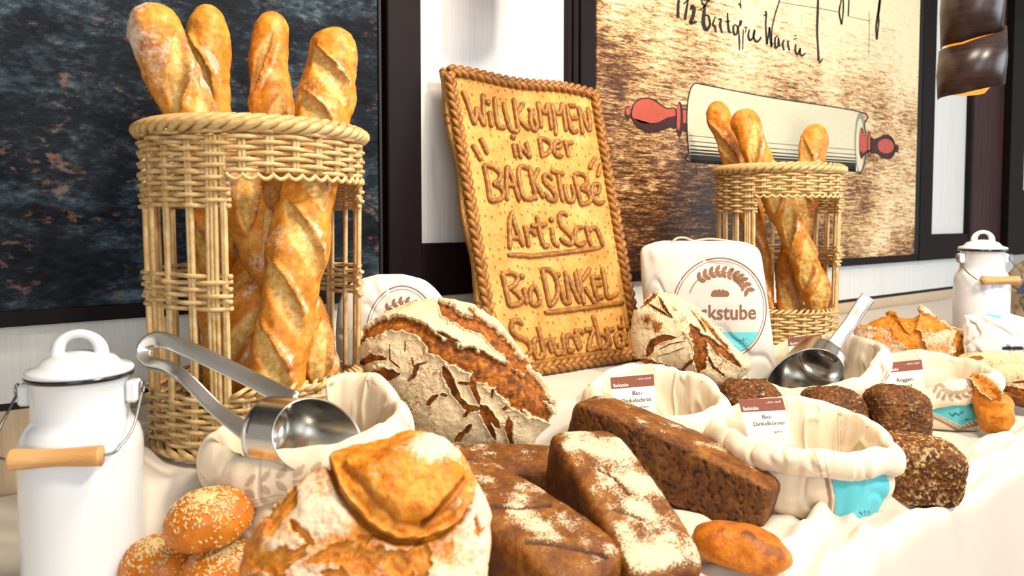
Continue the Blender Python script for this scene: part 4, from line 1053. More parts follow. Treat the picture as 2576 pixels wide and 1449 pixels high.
# ------------------------------------------------------------------ dark tin loaves
def rbox_grid(L, W, H, e=5.0, n=200, m=120):
    """closed superellipsoid box with its axis along x: points in local axes"""
    u = np.linspace(-PI / 2, PI / 2, n); v = np.linspace(0, 2 * PI, m, endpoint=False)
    ce = lambda x, p: np.sign(np.cos(x)) * np.abs(np.cos(x)) ** p
    se = lambda x, p: np.sign(np.sin(x)) * np.abs(np.sin(x)) ** p
    p = 2.0 / e
    # even spread along the length
    tl = np.linspace(-1, 1, n); xs = np.sign(tl) * (1 - (1 - np.abs(tl)) ** 1.6)
    rad = (1 - np.abs(xs) ** e) ** (1 / e); rad = np.maximum(rad, 0.0)
    # superellipse ring with even arc spread
    vv_ = np.linspace(0, 2 * PI, 4001); ring = np.stack([ce(vv_, p) * W / 2, se(vv_, p) * H / 2], 1)
    s = np.r_[0, np.cumsum(np.linalg.norm(np.diff(ring, axis=0), axis=1))]
    q = np.linspace(0, s[-1], m, endpoint=False)
    y = np.interp(q, s, ring[:, 0]); z = np.interp(q, s, ring[:, 1])
    X = np.repeat((xs * L / 2)[:, None], m, 1); Y = rad[:, None] * y[None]; Zz = rad[:, None] * z[None]
    return np.stack([X, Y, Zz], -1)
def tin_loaf(name, label, C, ax, up, size, fn, mat, e=6.0, n=210, m=150, cat='bread', group=None):
    ax = unit(ax); up = unit(np.asarray(up) - np.dot(up, ax) * ax); sd = np.cross(up, ax)
    G = rbox_grid(*size, e, n, m)
    disp, at, G = fn(G)
    nn = gnormals(G)
    if np.mean(np.sum(nn * G, -1)) < 0: nn = -nn
    G = G + disp[..., None] * nn
    W_ = np.asarray(C) + G[..., :1] * ax + G[..., 1:2] * sd + G[..., 2:3] * up
    F = gfaces(n, m, True).tolist(); F.append(list(range(m))[::-1]); F.append([(n - 1) * m + j for j in range(m)])
    o = obj(name, W_.reshape(-1, 3), F, mat, attr=np.clip(at, 0, 1).reshape(-1, 3)); bm_fix(o)
    return tag(o, label, cat, group)
GR = 'dark rye tin loaves in the front'
def rye_fn(seed, flour_amt, size, cracks=(), pores=0.0):
    L_, W_, H_ = size
    def fn(G):
        G = G.copy()
        tz = G[..., 2] / (H_ / 2)
        G[..., 1] *= 1 + 0.07 * tz; G[..., 2] += 0.006 * (1 - (2 * G[..., 0] / L_) ** 2) * (tz > 0)
        nz = fbm(G, 60, 3, seed); nz2 = fbm(G, 22, 3, seed + 1); nz4 = fbm(G, 150, 2, seed + 2)
        topm = sstep(0.55, 0.9, tz) * sstep(1.0, 0.82, np.abs(2 * G[..., 1] / W_)) * sstep(1.0, 0.90, np.abs(2 * G[..., 0] / L_))
        fl = topm * (flour_amt + 1.3 * nz2 + 0.45 * nz) - 0.1
        d_ = 0.0022 * nz2 + 0.0012 * nz + 0.0006 * nz4
        ck = np.zeros(fl.shape)
        for pts, wd in cracks:
            dd, tt1 = segdist(G[..., 0], G[..., 1], pts)
            c_ = sstep(1.1, 0.4, dd / (wd * (1 + 0.5 * nz + 0.4 * nz4))) * (tz > 0.4); ck = np.maximum(ck, c_)
        d_ -= 0.005 * ck
        po = np.zeros(fl.shape)
        if pores:
            side = sstep(-0.80, -0.92, 2 * G[..., 1] / (W_ * (1 + 0.07 * tz)))
            po = side * sstep(0.16, 0.42, fbm(G * A3(1, 1, 1.3), 120, 2, seed + 5)); d_ -= 0.0022 * po
        at = np.stack([np.clip(fl, 0, 1) * (1 - ck), (0.6 * (pores > 0) + 0 * fl) * (tz < 0.85), np.clip(ck + 0.8 * po + 0.45 * sstep(0.0, 0.5, nz2) * (tz < 0.6), 0, 1)], -1)
        return d_, at, G
    return fn
# near loaf on the left, behind the golden loaf: right top edge runs from far to near
def tin_between(label, far, near, up, size, fn, mat, **kw):
    far, near = np.asarray(far), np.asarray(near)
    return tin_loaf('tin_loaf', label, (far + near) / 2, near - far, up, size, fn, mat, group=GR, **kw)
sz = (0.335, 0.118, 0.100)
f_, n_ = atd(1040, 1120, 1.00), atd(1470, 1432, 0.790)
far = f_ - A3(0, 0, 0.046); near = n_ - A3(0, 0, 0.030)
tin_between('dark floury rye tin loaf with a black crust crack, right of the golden loaf', far, near, A3(0.03, -0.12, 1.0), sz,
            rye_fn(1.0, 0.36, sz, [([(0.02, -0.04), (0.05, -0.01), (0.06, 0.03)], 0.004), ([(0.10, -0.045), (0.13, -0.01), (0.155, 0.02)], 0.004)]), M['rye'])
# middle loaf with heavy flour, tilted towards the viewer
sz = (0.265, 0.098, 0.092)
cC = (atd(1462, 1075, 1.02) + atd(1690, 1425, 0.80)) / 2
axm = atd(1690, 1425, 0.80) - atd(1462, 1075, 1.02)
upm = A3(0.02, -0.05, 1.0)
tin_loaf('tin_loaf', 'heavily floured rye tin loaf in the middle, pointing at the viewer', cC - 0.044 * unit(upm - np.dot(upm, unit(axm)) * unit(axm)), axm, upm, sz,
         rye_fn(2.0, 0.62, sz, [([(-0.03, -0.02), (-0.01, -0.005), (0.02, 0.0)], 0.002), ([(0.04, -0.03), (0.06, -0.005)], 0.0025)]), M['rye'], group=GR)
# halved loaf showing its pored side
sz = (0.335, 0.100, 0.094)
a_ = atd(1462, 1022, 1.24); b_ = atd(1920, 1228, 1.09)
axm = b_ - a_; N_ = unit(CAM - (a_ + b_) / 2)
upm = A3(-0.08, 0.35, 1.0)
upv = unit(upm - np.dot(upm, unit(axm)) * unit(axm)); sdv = np.cross(upv, unit(axm))
tin_loaf('tin_loaf', 'rye tin loaf lying aslant with its dark pored side to the viewer', (a_ + b_) / 2 - 0.040 * upv + 0.045 * (sdv if np.dot(sdv, N_) < 0 else -sdv), axm, upm, sz,
         rye_fn(3.0, 0.12, sz, [], pores=1.0), M['rye'], e=9.0, group=GR)
# piece behind
sz = (0.20, 0.085, 0.075)
cc = atd(1258, 1162, 1.085)
tin_loaf('tin_loaf', 'small brown rye loaf tucked below the largest country loaf', cc - A3(0, 0, 0.030), RIGHT + 0.1 * FH, A3(-0.05, -0.2, 1), sz, rye_fn(4.0, 0.05, sz), M['rye'], group=GR)

# ------------------------------------------------------------------ dark seeded grain loaves
def grain_fn(seed, fl=0.36):
    def fn(G):
        nz = fbm(G, 170, 3, seed); nz2 = fbm(G, 34, 3, seed + 1); nz4 = fbm(G, 300, 2, seed + 2)
        d_ = 0.0035 * nz2 + 0.0028 * nz + 0.0018 * nz4
        return d_, np.stack([np.clip(fl + 1.0 * nz + 0.45 * nz2, 0, 1), np.clip(0.45 + 1.2 * nz4, 0, 1), np.clip(0.5 * sstep(-0.1, 0.5, nz2) + 0.4 * sstep(0.1, 0.6, -nz), 0, 1)], -1), G
    return fn
GG = 'dark seeded grain loaves on the right'
def on_table(px, d, z=TBL): 
    P_ = CAM + ray(px, 900) * d; return A3(P_[0], P_[1], Z0 + z)
def grain_loaf(label, px, d, wdt, z0, z1, seed, tilt=(0, 0), e=3.6):
    H_ = z1 - z0; c = on_table(px, d, (z0 + z1) / 2)
    ax = A3(tilt[0], tilt[1], 1)
    return tin_loaf('grain_loaf', label, c, ax, -FH, (H_, wdt, wdt * 0.95), grain_fn(seed), M['grain'], e=e, n=120, m=150, group=GG)
grain_loaf('dark seeded grain loaf half hidden behind the spelt grain card, leftmost of its kind', 1886, 1.46, 0.116, TBL + 0.002, 0.022, 1.0)
grain_loaf('dark seeded grain loaf standing below the steel scoop on the right', 2096, 1.43, 0.112, TBL + 0.002, 0.014, 2.0)
grain_loaf('dark seeded grain loaf standing upright before the rye flour sack', 2256, 1.42, 0.110, TBL + 0.002, 0.020, 3.0)
c4 = atd(2306, 1176, 1.21)
tin_loaf('grain_loaf', 'dark seeded grain loaf lying on its side at the table edge', A3(c4[0], c4[1], Z0 + TBL + 0.056), RIGHT * 0.95 - FH * 0.20 + A3(0, 0, -0.10), A3(0, -0.1, 1), (0.126, 0.096, 0.098), grain_fn(4.0, 0.55), M['grain'], e=4.6, n=150, m=150, group=GG)

# ------------------------------------------------------------------ seeded buns and the plain roll
def bun(name, label, C, size, up, ax, seed, n_seeds, mat, cat='bread roll', group=None, rough=1.0):
    ax = unit(np.asarray(ax) - np.dot(ax, unit(up)) * unit(up)); up = unit(up); sd = np.cross(up, ax)
    ph = np.linspace(0.001, PI - 0.001, 70); th = np.linspace(0, 2 * PI, 100, endpoint=False)
    X = np.sin(ph)[:, None] * np.cos(th)[None]; Y = np.sin(ph)[:, None] * np.sin(th)[None]; Zz = np.repeat(np.cos(ph)[:, None], 100, 1)
    Zz = np.where(Zz < 0, Zz * 0.62, Zz)
    G = np.stack([X * size[0] / 2, Y * size[1] / 2, Zz * size[2] / 2], -1)
    nz = fbm(G, 60, 3, seed); nz2 = fbm(G, 22, 2, seed + 1)
    rad = G / np.linalg.norm(G, axis=-1)[..., None]
    G = G + rough * (0.0022 * nz2 + 0.0006 * nz)[..., None] * rad
    W_ = np.asarray(C) + G[..., :1] * ax + G[..., 1:2] * sd + G[..., 2:3] * up
    at = np.stack([0.15 + 0.2 * nz, np.clip(0.5 * sstep(0.0, -0.5, Zz), 0, 1), np.clip((0.5 + 0.3 * (rough > 1)) * sstep(0.1, 0.5, nz2 + (rough > 1) * 0.5 * nz) + 0.25 * sstep(.6, 1, Zz), 0, 1)], -1)
    F = gfaces(70, 100, True).tolist()
    if n_seeds:
        o = thing(name, label, cat, tuple(A3(C[0], C[1], W_[..., 2].min())), 0, group)
        b = obj('crust', W_.reshape(-1, 3), F, mat, o, attr=np.clip(at, 0, 1).reshape(-1, 3)); bm_fix(b)
        r = np.random.RandomState(int(seed * 10)); parts = []
        sv, sf = lathe([(0.0, -1), (0.62, -0.7), (0.95, 0.0), (0.6, 0.75), (0.0, 1)], 6)
        for _ in range(n_seeds):
            i = int(np.clip(abs(r.normal(0, 15)), 0, 40)); j = r.randint(100)
            p = W_[i, j]; nrm = unit(p - np.asarray(C)); tdir = unit(np.cross(nrm, r.normal(size=3))); bdir = np.cross(nrm, tdir)
            l = r.uniform(0.0016, 0.0026)
            parts.append((p + nrm * 0.0004 + sv[:, 2:3] * l * tdir + sv[:, 0:1] * l * 0.6 * bdir + sv[:, 1:2] * l * 0.35 * nrm, sf))
        s_ = obj('seed_topping', *join(parts), M['seed'], o); s_['kind'] = 'stuff'
        return o
    o = obj(name, W_.reshape(-1, 3), F, mat, attr=np.clip(at, 0, 1).reshape(-1, 3)); bm_fix(o)
    return tag(o, label, cat, group)
GB = 'seeded buns beside the milk can'
bun('seeded_bun', 'seed-topped bun on top of the little bun pile at the front left', atd(526, 1312, 0.86), (0.098, 0.074, 0.078), A3(-0.28, -0.40, 0.9), RIGHT * 0.8 + UP * 0.6, 1.1, 520, M['bun'], group=GB)
bun('seeded_bun', 'seed-topped bun lower left in the bun pile, next to the milk can', atd(402, 1432, 0.895), (0.090, 0.080, 0.080), A3(-0.2, -0.25, 0.95), RIGHT, 2.2, 420, M['bun'], group=GB)
bun('seeded_bun', 'seed-topped bun lower right in the bun pile, touching the golden loaf', atd(566, 1442, 0.865), (0.094, 0.080, 0.070), A3(-0.1, -0.3, 0.95), RIGHT, 3.3, 460, M['bun'], group=GB)
rc = onz(1862, 1385, TBL + 0.03)
bun('plain_roll', 'oval shiny golden roll lying alone on the cloth before the spelt sack', rc, (0.128, 0.086, 0.068), A3(0.05, -0.1, 1), RIGHT * 0.95 - FH * 0.35, 4.4, 0, M['roll'], rough=2.4)
# ------------------------------------------------------------------ cotton sacks, bags and cards
def cotton(name, base='f1dec0', weave=700):
    t = NT(name); co = t.coord(); r, g, b = t.attr()
    n = t.noise(30, 3, 0.5, co); wv = t.noise(weave, 2, 0.5, co)
    c0 = Vector(srgb(base))
    col = t.ramp(n, [(0.3, tuple(c0 * 0.93) + (1,)), (0.7, tuple(c0) + (1,))])
    col = t.mix(t.math('MULTIPLY', r, 0.85), col, rgba('8a6249'))
    col = t.mix(g, col, rgba('62c3cd'))
    col = t.mix(b, col, rgba('23303a'))
    t.bump(t.math('ADD', wv, t.math('MULTIPLY', n, 0.6)), 0.2, 0.001)
    return t.set(col, 0.85, 0, 0.2, **{'Sheen Weight': 0.1})
M['cotton'] = cotton('printed_cotton')
M['cotton_bag'] = flat('bag_cotton', 'd6cfc4', 0.85, spec=0.2, vary=0.04, scale=60)
M['print_brown'] = flat('print_brown', '8a6249', 0.8, spec=0.2)
M['print_turq'] = flat('print_turquoise', '6cc8cf', 0.8, spec=0.2, vary=0.05)
M['print_ink'] = flat('print_dark', '2b3640', 0.8, spec=0.2)
t = NT('wholemeal_flour'); n = t.noise(160, 3, 0.7, t.coord()); t.bump(n, 0.4, 0.003)
M['meal'] = t.set(t.ramp(n, [(0.3, 'b08f62'), (0.7, 'dcc49a')]), 0.9)

def leafmask(X, Y, leaves):
    m = np.zeros(X.shape)
    for cx, cy, a, b, rot in leaves:
        u = (X - cx) * math.cos(rot) + (Y - cy) * math.sin(rot); v = -(X - cx) * math.sin(rot) + (Y - cy) * math.cos(rot)
        w_ = b * np.clip(1 - (u / a) ** 2, 0, 1)
        m = np.maximum(m, sstep(1.15, 0.85, np.abs(v) / np.maximum(w_, 1e-5)) * (np.abs(u) < a))
    return m
def linemask(X, Y, pts, wd):
    d, _ = segdist(X, Y, pts); return sstep(wd * 1.25, wd * 0.75, d)
def ctl(table, phi):
    T_ = sorted(table); p = np.array([x[0] for x in T_], float); V_ = np.array([x[1:] for x in T_], float)
    pp = np.r_[p - 360, p, p + 360]; VV = np.vstack([V_, V_, V_])
    out = []
    ph = np.degrees(phi) % 360
    i = np.searchsorted(pp, ph, side='right') - 1; i = np.clip(i, 1, len(pp) - 3)
    f = ((ph - pp[i]) / (pp[i + 1] - pp[i]))[:, None]; f = f * f * (3 - 2 * f)
    return VV[i] * (1 - f) + VV[i + 1] * f
def sack(label, px, d, zb, table, seed, printf, nph=360, twist=0.0):
    """open cotton sack with a rolled cuff. table rows: azimuth (0 right, 90 towards the viewer), rim radius, rim height, cuff height"""
    c = CAM + ray(px, 900) * d; c = A3(c[0], c[1], Z0 + zb)
    ey = unit(A3(CAM[0] - c[0], CAM[1] - c[1], 0)); ex = A3(-ey[1], ey[0], 0)
    if np.dot(ex, RIGHT) < 0: ex = -ex
    phi = np.linspace(0, 2 * PI, nph, endpoint=False)
    R, zt, hc = ctl(table, phi).T
    q = np.stack([np.cos(phi), np.sin(phi), 0 * phi], -1)
    wob = fbm(q, 2.2, 3, seed); R = R * (1 + 0.05 * wob); zt = zt + 0.008 * fbm(q, 2.4, 2, seed + 4) 
    o = thing('cotton_sack', label, 'sack', tuple(c), 0)
    def surf(rows, amp, stretch, smooth=1):
        nr = len(rows)
        rr = np.array([r for r, z in rows]); zz_ = np.array([z for r, z in rows])
        t_ = np.linspace(0, nr - 1, nr)
        rr = catmull(rr, nr * 9); zz_ = catmull(zz_, nr * 9)
        n_ = len(rr)
        Q = np.stack([np.cos(phi)[None] * stretch[0] + 0 * rr, np.sin(phi)[None] * stretch[0] + 0 * rr, zz_ * stretch[1]], -1)
        w_ = 1.4 * fbm(Q, 1.0, 2, seed + 7)
        crs = np.abs(fbm(Q * 0.8 + 0.3, 1.0, 2, seed + 9)); w_ = w_ - 0.55 * np.exp(-(crs / 0.05) ** 2)
        rr = rr + amp * w_
        P_ = c + rr[..., None] * (np.cos(phi)[None, :, None] * ex + np.sin(phi)[None, :, None] * ey) + zz_[..., None] * A3(0, 0, 1)
        return P_, rr, zz_
    ones = np.ones_like(R)
    H = zt
    body_rows = [(0.02 * ones, 0.001 + 0 * R), (R * 0.70, 0.001 + 0 * R), (R * 0.93, 0.004 + 0 * R), (R * 1.03, 0.28 * H), (R * 1.05, 0.55 * H), (R * 1.0, 0.80 * H), (R - 0.003, H - 0.008)]
    cuff_rows = [(R + 0.005, H - hc + 0.006), (R + 0.012, H - hc), (R + 0.019, H - hc * 0.72), (R + 0.019, H - hc * 0.36), (R + 0.011, H - hc * 0.08), (R + 0.002, H), (R - 0.006, H - 0.008), (R - 0.011, H - 0.035), (R - 0.014, H - 0.075), (R - 0.018, H - 0.10)]
    for nm, rows, amp, st_ in (('sack_body', body_rows, 0.0060, (1.9, 11)), ('rolled_cuff', cuff_rows, 0.0058, (2.2, 9))):
        P_, rr, zz_ = surf(rows, amp, st_)
        pd = (np.degrees(phi) + 180) % 360 - 180
        S_ = np.repeat((np.radians(pd - 90) * -1 * R)[None], len(rr), 0)            # metres to the right of the front middle
        at = printf(nm, S_, zz_, np.repeat(np.degrees(phi)[None], len(rr), 0), np.repeat(H[None], len(rr), 0), np.linspace(0, 1, len(rr))[:, None] + 0 * rr)
        b = obj(nm, P_.reshape(-1, 3), gfaces(len(rr), nph, True), M['cotton'], o, attr=np.clip(at, 0, 1).reshape(-1, 3)); bm_fix(b)
    fz = float(H.min()) - 0.075
    Pf = [c + A3(0, 0, fz + 0.014)] ; F = []
    for k_, s_ in enumerate((0.35, 0.7, 1.0)):
        for j in range(0, nph, 6):
            Pf.append(c + (R[j] - 0.014) * s_ * (math.cos(phi[j]) * ex + math.sin(phi[j]) * ey) + A3(0, 0, fz + 0.014 * (1 - s_ ** 2)))
    m_ = nph // 6
    F += [[0, 1 + j, 1 + (j + 1) % m_] for j in range(m_)]
    for k_ in range(2): F += [[1 + k_ * m_ + j, 1 + (k_ + 1) * m_ + j, 1 + (k_ + 1) * m_ + (j + 1) % m_, 1 + k_ * m_ + (j + 1) % m_] for j in range(m_)]
    obj('meal_filling', Pf, F, M['meal'], o)
    return o
def blank(X): return np.zeros(X.shape + (3,))
def wreath(cx, cy, r, a0, a1, n, sz):
    out = []
    for i in range(n):
        a = a0 + (a1 - a0) * i / (n - 1)
        for sgn_ in (-1, 1):
            rr = r + sgn_ * sz * 0.62
            out.append((cx + rr * math.cos(a), cy + rr * math.sin(a), sz, sz * 0.42, a + PI / 2 + sgn_ * 0.75))
    return out
# --- left sack with the steel scoop
def pr_left(nm, S, Zz, ph, H, t_):
    at = blank(S); rel = H - Zz
    if nm == 'rolled_cuff':
        outer = t_ < 0.55
        lv = [(-0.060 + 0.0165 * i, 0.030 + (0.011 if k else -0.004) - 0.001 * i, 0.0088, 0.0042, (0.9 if k else -0.9)) for i in range(6) for k in (0, 1)]
        at[..., 0] = 0.62 * leafmask(S, rel, lv) * outer
        at[..., 0] = np.maximum(at[..., 0], 0.6 * (linemask(S, rel, [(-0.15, 0.036), (-0.09, 0.050), (0.0, 0.051), (0.10, 0.046)], 0.0009) + linemask(S, rel, [(-0.15, 0.040), (-0.09, 0.054), (0.0, 0.055), (0.10, 0.050)], 0.0006)) * outer)
        at[..., 0] = np.maximum(at[..., 0], 0.9 * (linemask(S, rel, [(0.140, -0.02), (0.146, 0.03), (0.138, 0.07)], 0.0013) + linemask(S, rel, [(0.133, -0.02), (0.139, 0.03), (0.131, 0.07)], 0.0009)) * outer)
    return at
sack('open cotton sack with a steel scoop in it, left, before the tall basket', 775, 0.985, TBL + 0.002,
     [(0, 0.116, 0.205, 0.070), (35, 0.108, 0.195, 0.060), (90, 0.098, 0.188, 0.058), (135, 0.108, 0.176, 0.060), (180, 0.116, 0.178, 0.060), (225, 0.100, 0.190, 0.05), (270, 0.092, 0.218, 0.05), (315, 0.108, 0.236, 0.06)], 1.0, pr_left)
# --- middle sack with the spelt meal card
def pr_mid(nm, S, Zz, ph, H, t_):
    at = blank(S); rel = H - Zz
    if nm == 'rolled_cuff':
        at[..., 0] = 0.8 * (linemask(S, rel, [(-0.028, -0.02), (-0.030, 0.07)], 0.0012) + linemask(S, rel, [(-0.020, -0.02), (-0.022, 0.07)], 0.0012))
    return at
sack('open cotton sack with the spelt meal card, middle, before the second country loaf', 1645, 1.365, TBL + 0.002,
     [(0, 0.118, 0.140, 0.075), (45, 0.108, 0.128, 0.06), (90, 0.090, 0.124, 0.055), (135, 0.098, 0.140, 0.05), (180, 0.112, 0.150, 0.05), (225, 0.098, 0.170, 0.05), (270, 0.084, 0.176, 0.05), (315, 0.098, 0.166, 0.06)], 2.0, pr_mid)
# --- front right sack with the spelt grain card and turquoise print
def pr_dk(nm, S, Zz, ph, H, t_):
    at = blank(S); rel = H - Zz
    if nm == 'sack_body':
        poly = (S > 0.046 - 0.20 * (Zz - 0.03) ** 1 * 0.6) & (S < 0.150) & (Zz < 0.086 - 0.10 * np.abs(S - 0.10)) & (Zz > 0.004 + 0.12 * np.clip(S - 0.11, 0, 1))
        at[..., 1] = poly * 1.0
        at[..., 0] = linemask(S, Zz, [(0.022, 0.12), (0.033, 0.075), (0.038, 0.045), (0.039, 0.0)], 0.0030) + linemask(S, Zz, [(0.031, 0.12), (0.041, 0.075), (0.046, 0.045), (0.047, 0.0)], 0.0016)
        at[..., 2] = linemask(S, Zz, [(0.088, 0.022), (0.094, 0.016), (0.100, 0.021), (0.104, 0.014), (0.112, 0.019), (0.117, 0.013)], 0.0009)
        at[..., 2] = np.maximum(at[..., 2], linemask(S, Zz, [(-0.072, 0.004), (-0.066, 0.022), (-0.058, 0.022)], 0.0012) + linemask(S, Zz, [(-0.069, 0.013), (-0.062, 0.013)], 0.0010) + linemask(S, Zz, [(-0.054, 0.004), (-0.052, 0.012)], 0.0011))
    else:
        at[..., 0] = 0.55 * (linemask(S, rel, [(0.012, -0.01), (0.030, 0.06)], 0.0014) + linemask(S, rel, [(0.021, -0.01), (0.038, 0.06)], 0.0010)) + 0.45 * linemask(S, rel, [(0.076, -0.005), (0.082, 0.030), (0.100, 0.048)], 0.0012)
        at[..., 0] = np.maximum(at[..., 0], 0.45 * leafmask(S, rel, [(0.128 + 0.006 * i, 0.006 + 0.004 * (i % 2), 0.012, 0.0025, 1.1) for i in range(4)]))
        inn = t_ > 0.62
        at[..., 0] = np.maximum(at[..., 0], 0.5 * inn * (linemask(ph, rel * 100, [(300, 0.0), (306, 9)], 0.45) + linemask(ph, rel * 100, [(302.5, 0.0), (308.5, 9)], 0.3)))
    return at
sack('open cotton sack with turquoise print and the spelt grain card, front right', 2022, 1.215, TBL + 0.002,
     [(0, 0.128, 0.104, 0.042), (45, 0.118, 0.114, 0.040), (90, 0.106, 0.118, 0.040), (130, 0.118, 0.120, 0.044), (180, 0.134, 0.118, 0.060), (220, 0.118, 0.136, 0.055), (270, 0.104, 0.142, 0.05), (315, 0.118, 0.128, 0.05)], 3.0, pr_dk)
# --- sack with the second scoop
def pr_sc(nm, S, Zz, ph, H, t_):
    at = blank(S); rel = H - Zz
    if nm == 'rolled_cuff':
        at[..., 0] = 0.8 * (linemask(ph, rel * 100, [(348, 0.0), (351, 7)], 0.55) + linemask(ph, rel * 100, [(350.5, 0.0), (353.5, 7)], 0.4)) + 0.8 * leafmask((ph - 20) * 0.003, rel, [(-0.012, 0.036, 0.012, 0.005, 0.6), (0.006, 0.036, 0.012, 0.005, 2.4), (-0.003, 0.018, 0.012, 0.005, 1.57), (-0.022, 0.046, 0.010, 0.004, 0.3)]) * (t_ < 0.6)
    return at
sack('open cotton sack holding the right-hand steel scoop, before the right basket', 2024, 1.665, TBL + 0.002,
     [(0, 0.150, 0.182, 0.062), (45, 0.138, 0.130, 0.045), (90, 0.112, 0.106, 0.04), (135, 0.130, 0.106, 0.04), (180, 0.148, 0.120, 0.04), (225, 0.118, 0.150, 0.05), (270, 0.096, 0.182, 0.05), (315, 0.128, 0.194, 0.06)], 4.0, pr_sc)
# --- rye flour sack
def pr_ro(nm, S, Zz, ph, H, t_):
    at = blank(S); rel = H - Zz
    if nm == 'sack_body':
        tri = (Zz > 0.016 + 0.42 * np.abs(S - 0.080)) & (S > -0.02) & (S < 0.135)
        at[..., 1] = tri * 1.0
        at[..., 0] = linemask(S, Zz, [(-0.05, 0.058), (0.03, 0.028), (0.080, 0.004), (0.126, 0.026), (0.136, 0.08)], 0.0034) + linemask(S, Zz, [(-0.05, 0.065), (0.03, 0.035), (0.080, 0.012), (0.122, 0.031), (0.129, 0.08)], 0.0014)
        at[..., 2] = linemask(S, Zz, [(0.050, 0.044), (0.056, 0.038), (0.062, 0.046), (0.068, 0.040), (0.076, 0.048)], 0.0012) + linemask(S, Zz, [(0.080, 0.028), (0.092, 0.032)], 0.0012)
    else:
        at[..., 0] = 0.85 * leafmask(S, rel, wreath(0.058, 0.000, 0.031, 0.05, 3.0, 9, 0.0088)) * (t_ < 0.6)
    return at
sack('open cotton rye flour sack with turquoise print, far right', 2322, 1.72, TBL + 0.002,
     [(0, 0.140, 0.118, 0.048), (30, 0.138, 0.130, 0.056), (60, 0.128, 0.118, 0.054), (90, 0.116, 0.090, 0.046), (135, 0.130, 0.088, 0.04), (180, 0.146, 0.096, 0.04), (225, 0.122, 0.126, 0.05), (270, 0.106, 0.136, 0.05), (315, 0.128, 0.130, 0.05)], 5.0, pr_ro)

# ------------------------------------------------------------------ text helper: built-in font turned into mesh
def text_mesh(s, bold=0.0, shear=0.0, res=4):
    cu = bpy.data.curves.new('text', 'FONT'); cu.body = s; cu.resolution_u = res; cu.offset = bold; cu.shear = shear
    o = bpy.data.objects.new('text_tmp', cu); COL.objects.link(o)
    dg = bpy.context.evaluated_depsgraph_get(); me = bpy.data.meshes.new_from_object(o.evaluated_get(dg))
    V = np.array([v.co[:] for v in me.vertices]); F = [list(p.vertices) for p in me.polygons]
    bpy.data.objects.remove(o); bpy.data.curves.remove(cu); bpy.data.meshes.remove(me)
    x0, x1 = V[:, 0].min(), V[:, 0].max()
    V[:, 0] = (V[:, 0] - x0) / (x1 - x0)
    hcap = 0.68; V[:, 1] /= hcap
    return V[:, :2], F
M['card'] = flat('card_white', 'f1eeec', 0.6)
M['card_brown'] = flat('card_brown', '8e5544', 0.6)
M['card_ink'] = flat('card_text', '3a3434', 0.7)
M['card_white_text'] = flat('card_header_text', 'f4ece6', 0.7)
def card(label, tl, tr, bl, d, lines, dl=0.0):
    P0, P1, P2 = atd(*tl, d), atd(*tr, d), atd(*bl, d - dl)
    ex, ey = P1 - P0, P2 - P0; n = unit(np.cross(ex, ey)); n = n if np.dot(n, CAM - P0) > 0 else -n
    o = thing('price_card', label, 'card', tuple(A3(*((P1 + P2) / 2)[:2], P2[2])), 0, 'brown-headed name cards in the sacks')
    def quad(nm, u0, u1, v0, v1, lift, mat, th=0.0006):
        c = [P0 + ex * u + ey * v + n * l for l in (lift, lift - th) for u, v in ((u0, v0), (u1, v0), (u1, v1), (u0, v1))]
        return obj(nm, np.array(c), [(0, 1, 2, 3), (7, 6, 5, 4), (0, 4, 5, 1), (1, 5, 6, 2), (2, 6, 7, 3), (3, 7, 4, 0)], mat, o, smooth=False)
    quad('card_sheet', 0, 1, 0, 1, 0.0, M['card'])
    quad('card_header', 0, 1, 0, 0.26 if len(lines) > 1 or dl >= 0 else 0.26, 0.0004, M['card_brown'], 0.0003)
    def txt(s_, u0, u1, v, h, mat, bold=0.0, shear=0.0):
        T_, F_ = text_mesh(s_, bold, shear)
        pts = P0 + ex * (u0 + T_[:, :1] * (u1 - u0)) + ey * (v - T_[:, 1:2] * h) + n * 0.0009
        obj('lettering', pts, F_, mat, o, smooth=False)
    txt('Backstube', 0.06, 0.40, 0.225, 0.075, M['card_white_text'], 0.02)
    txt('...dem stadl', 0.58, 0.94, 0.10, 0.045, M['card_white_text'], 0.0, 0.3)
    for s_, u0, u1, v, h in lines: txt(s_, u0, u1, v, h, M['card_ink'])
    return o
card('card reading Bio-Dinkelschrot in the middle sack', (1535, 950), (1644, 941), (1545, 1060), 1.39, [('Bio-', 0.48, 0.70, 0.44, 0.09), ('Dinkelschrot', 0.22, 0.90, 0.60, 0.09), ('gemahlen', 0.42, 0.82, 0.74, 0.04)])
card('card reading Bio-Dinkelkörner in the front right sack', (1857, 1006), (1968, 1000), (1888, 1125), 1.265, [('Bio-', 0.44, 0.66, 0.42, 0.08), ('Dinkelkörner', 0.20, 0.92, 0.56, 0.08), ('ganz', 0.62, 0.80, 0.72, 0.04)])
card('card reading Roggen in the rye flour sack', (2216, 914), (2318, 904), (2228, 1010), 1.745, [('Roggen-', 0.34, 0.76, 0.52, 0.09), ('mehl', 0.40, 0.68, 0.70, 0.09)])
card('card with only its brown header showing behind the right-hand scoop', (1981, 850), (2066, 840), (1990, 930), 1.72, [('Bio-', 0.44, 0.66, 0.50, 0.09)])

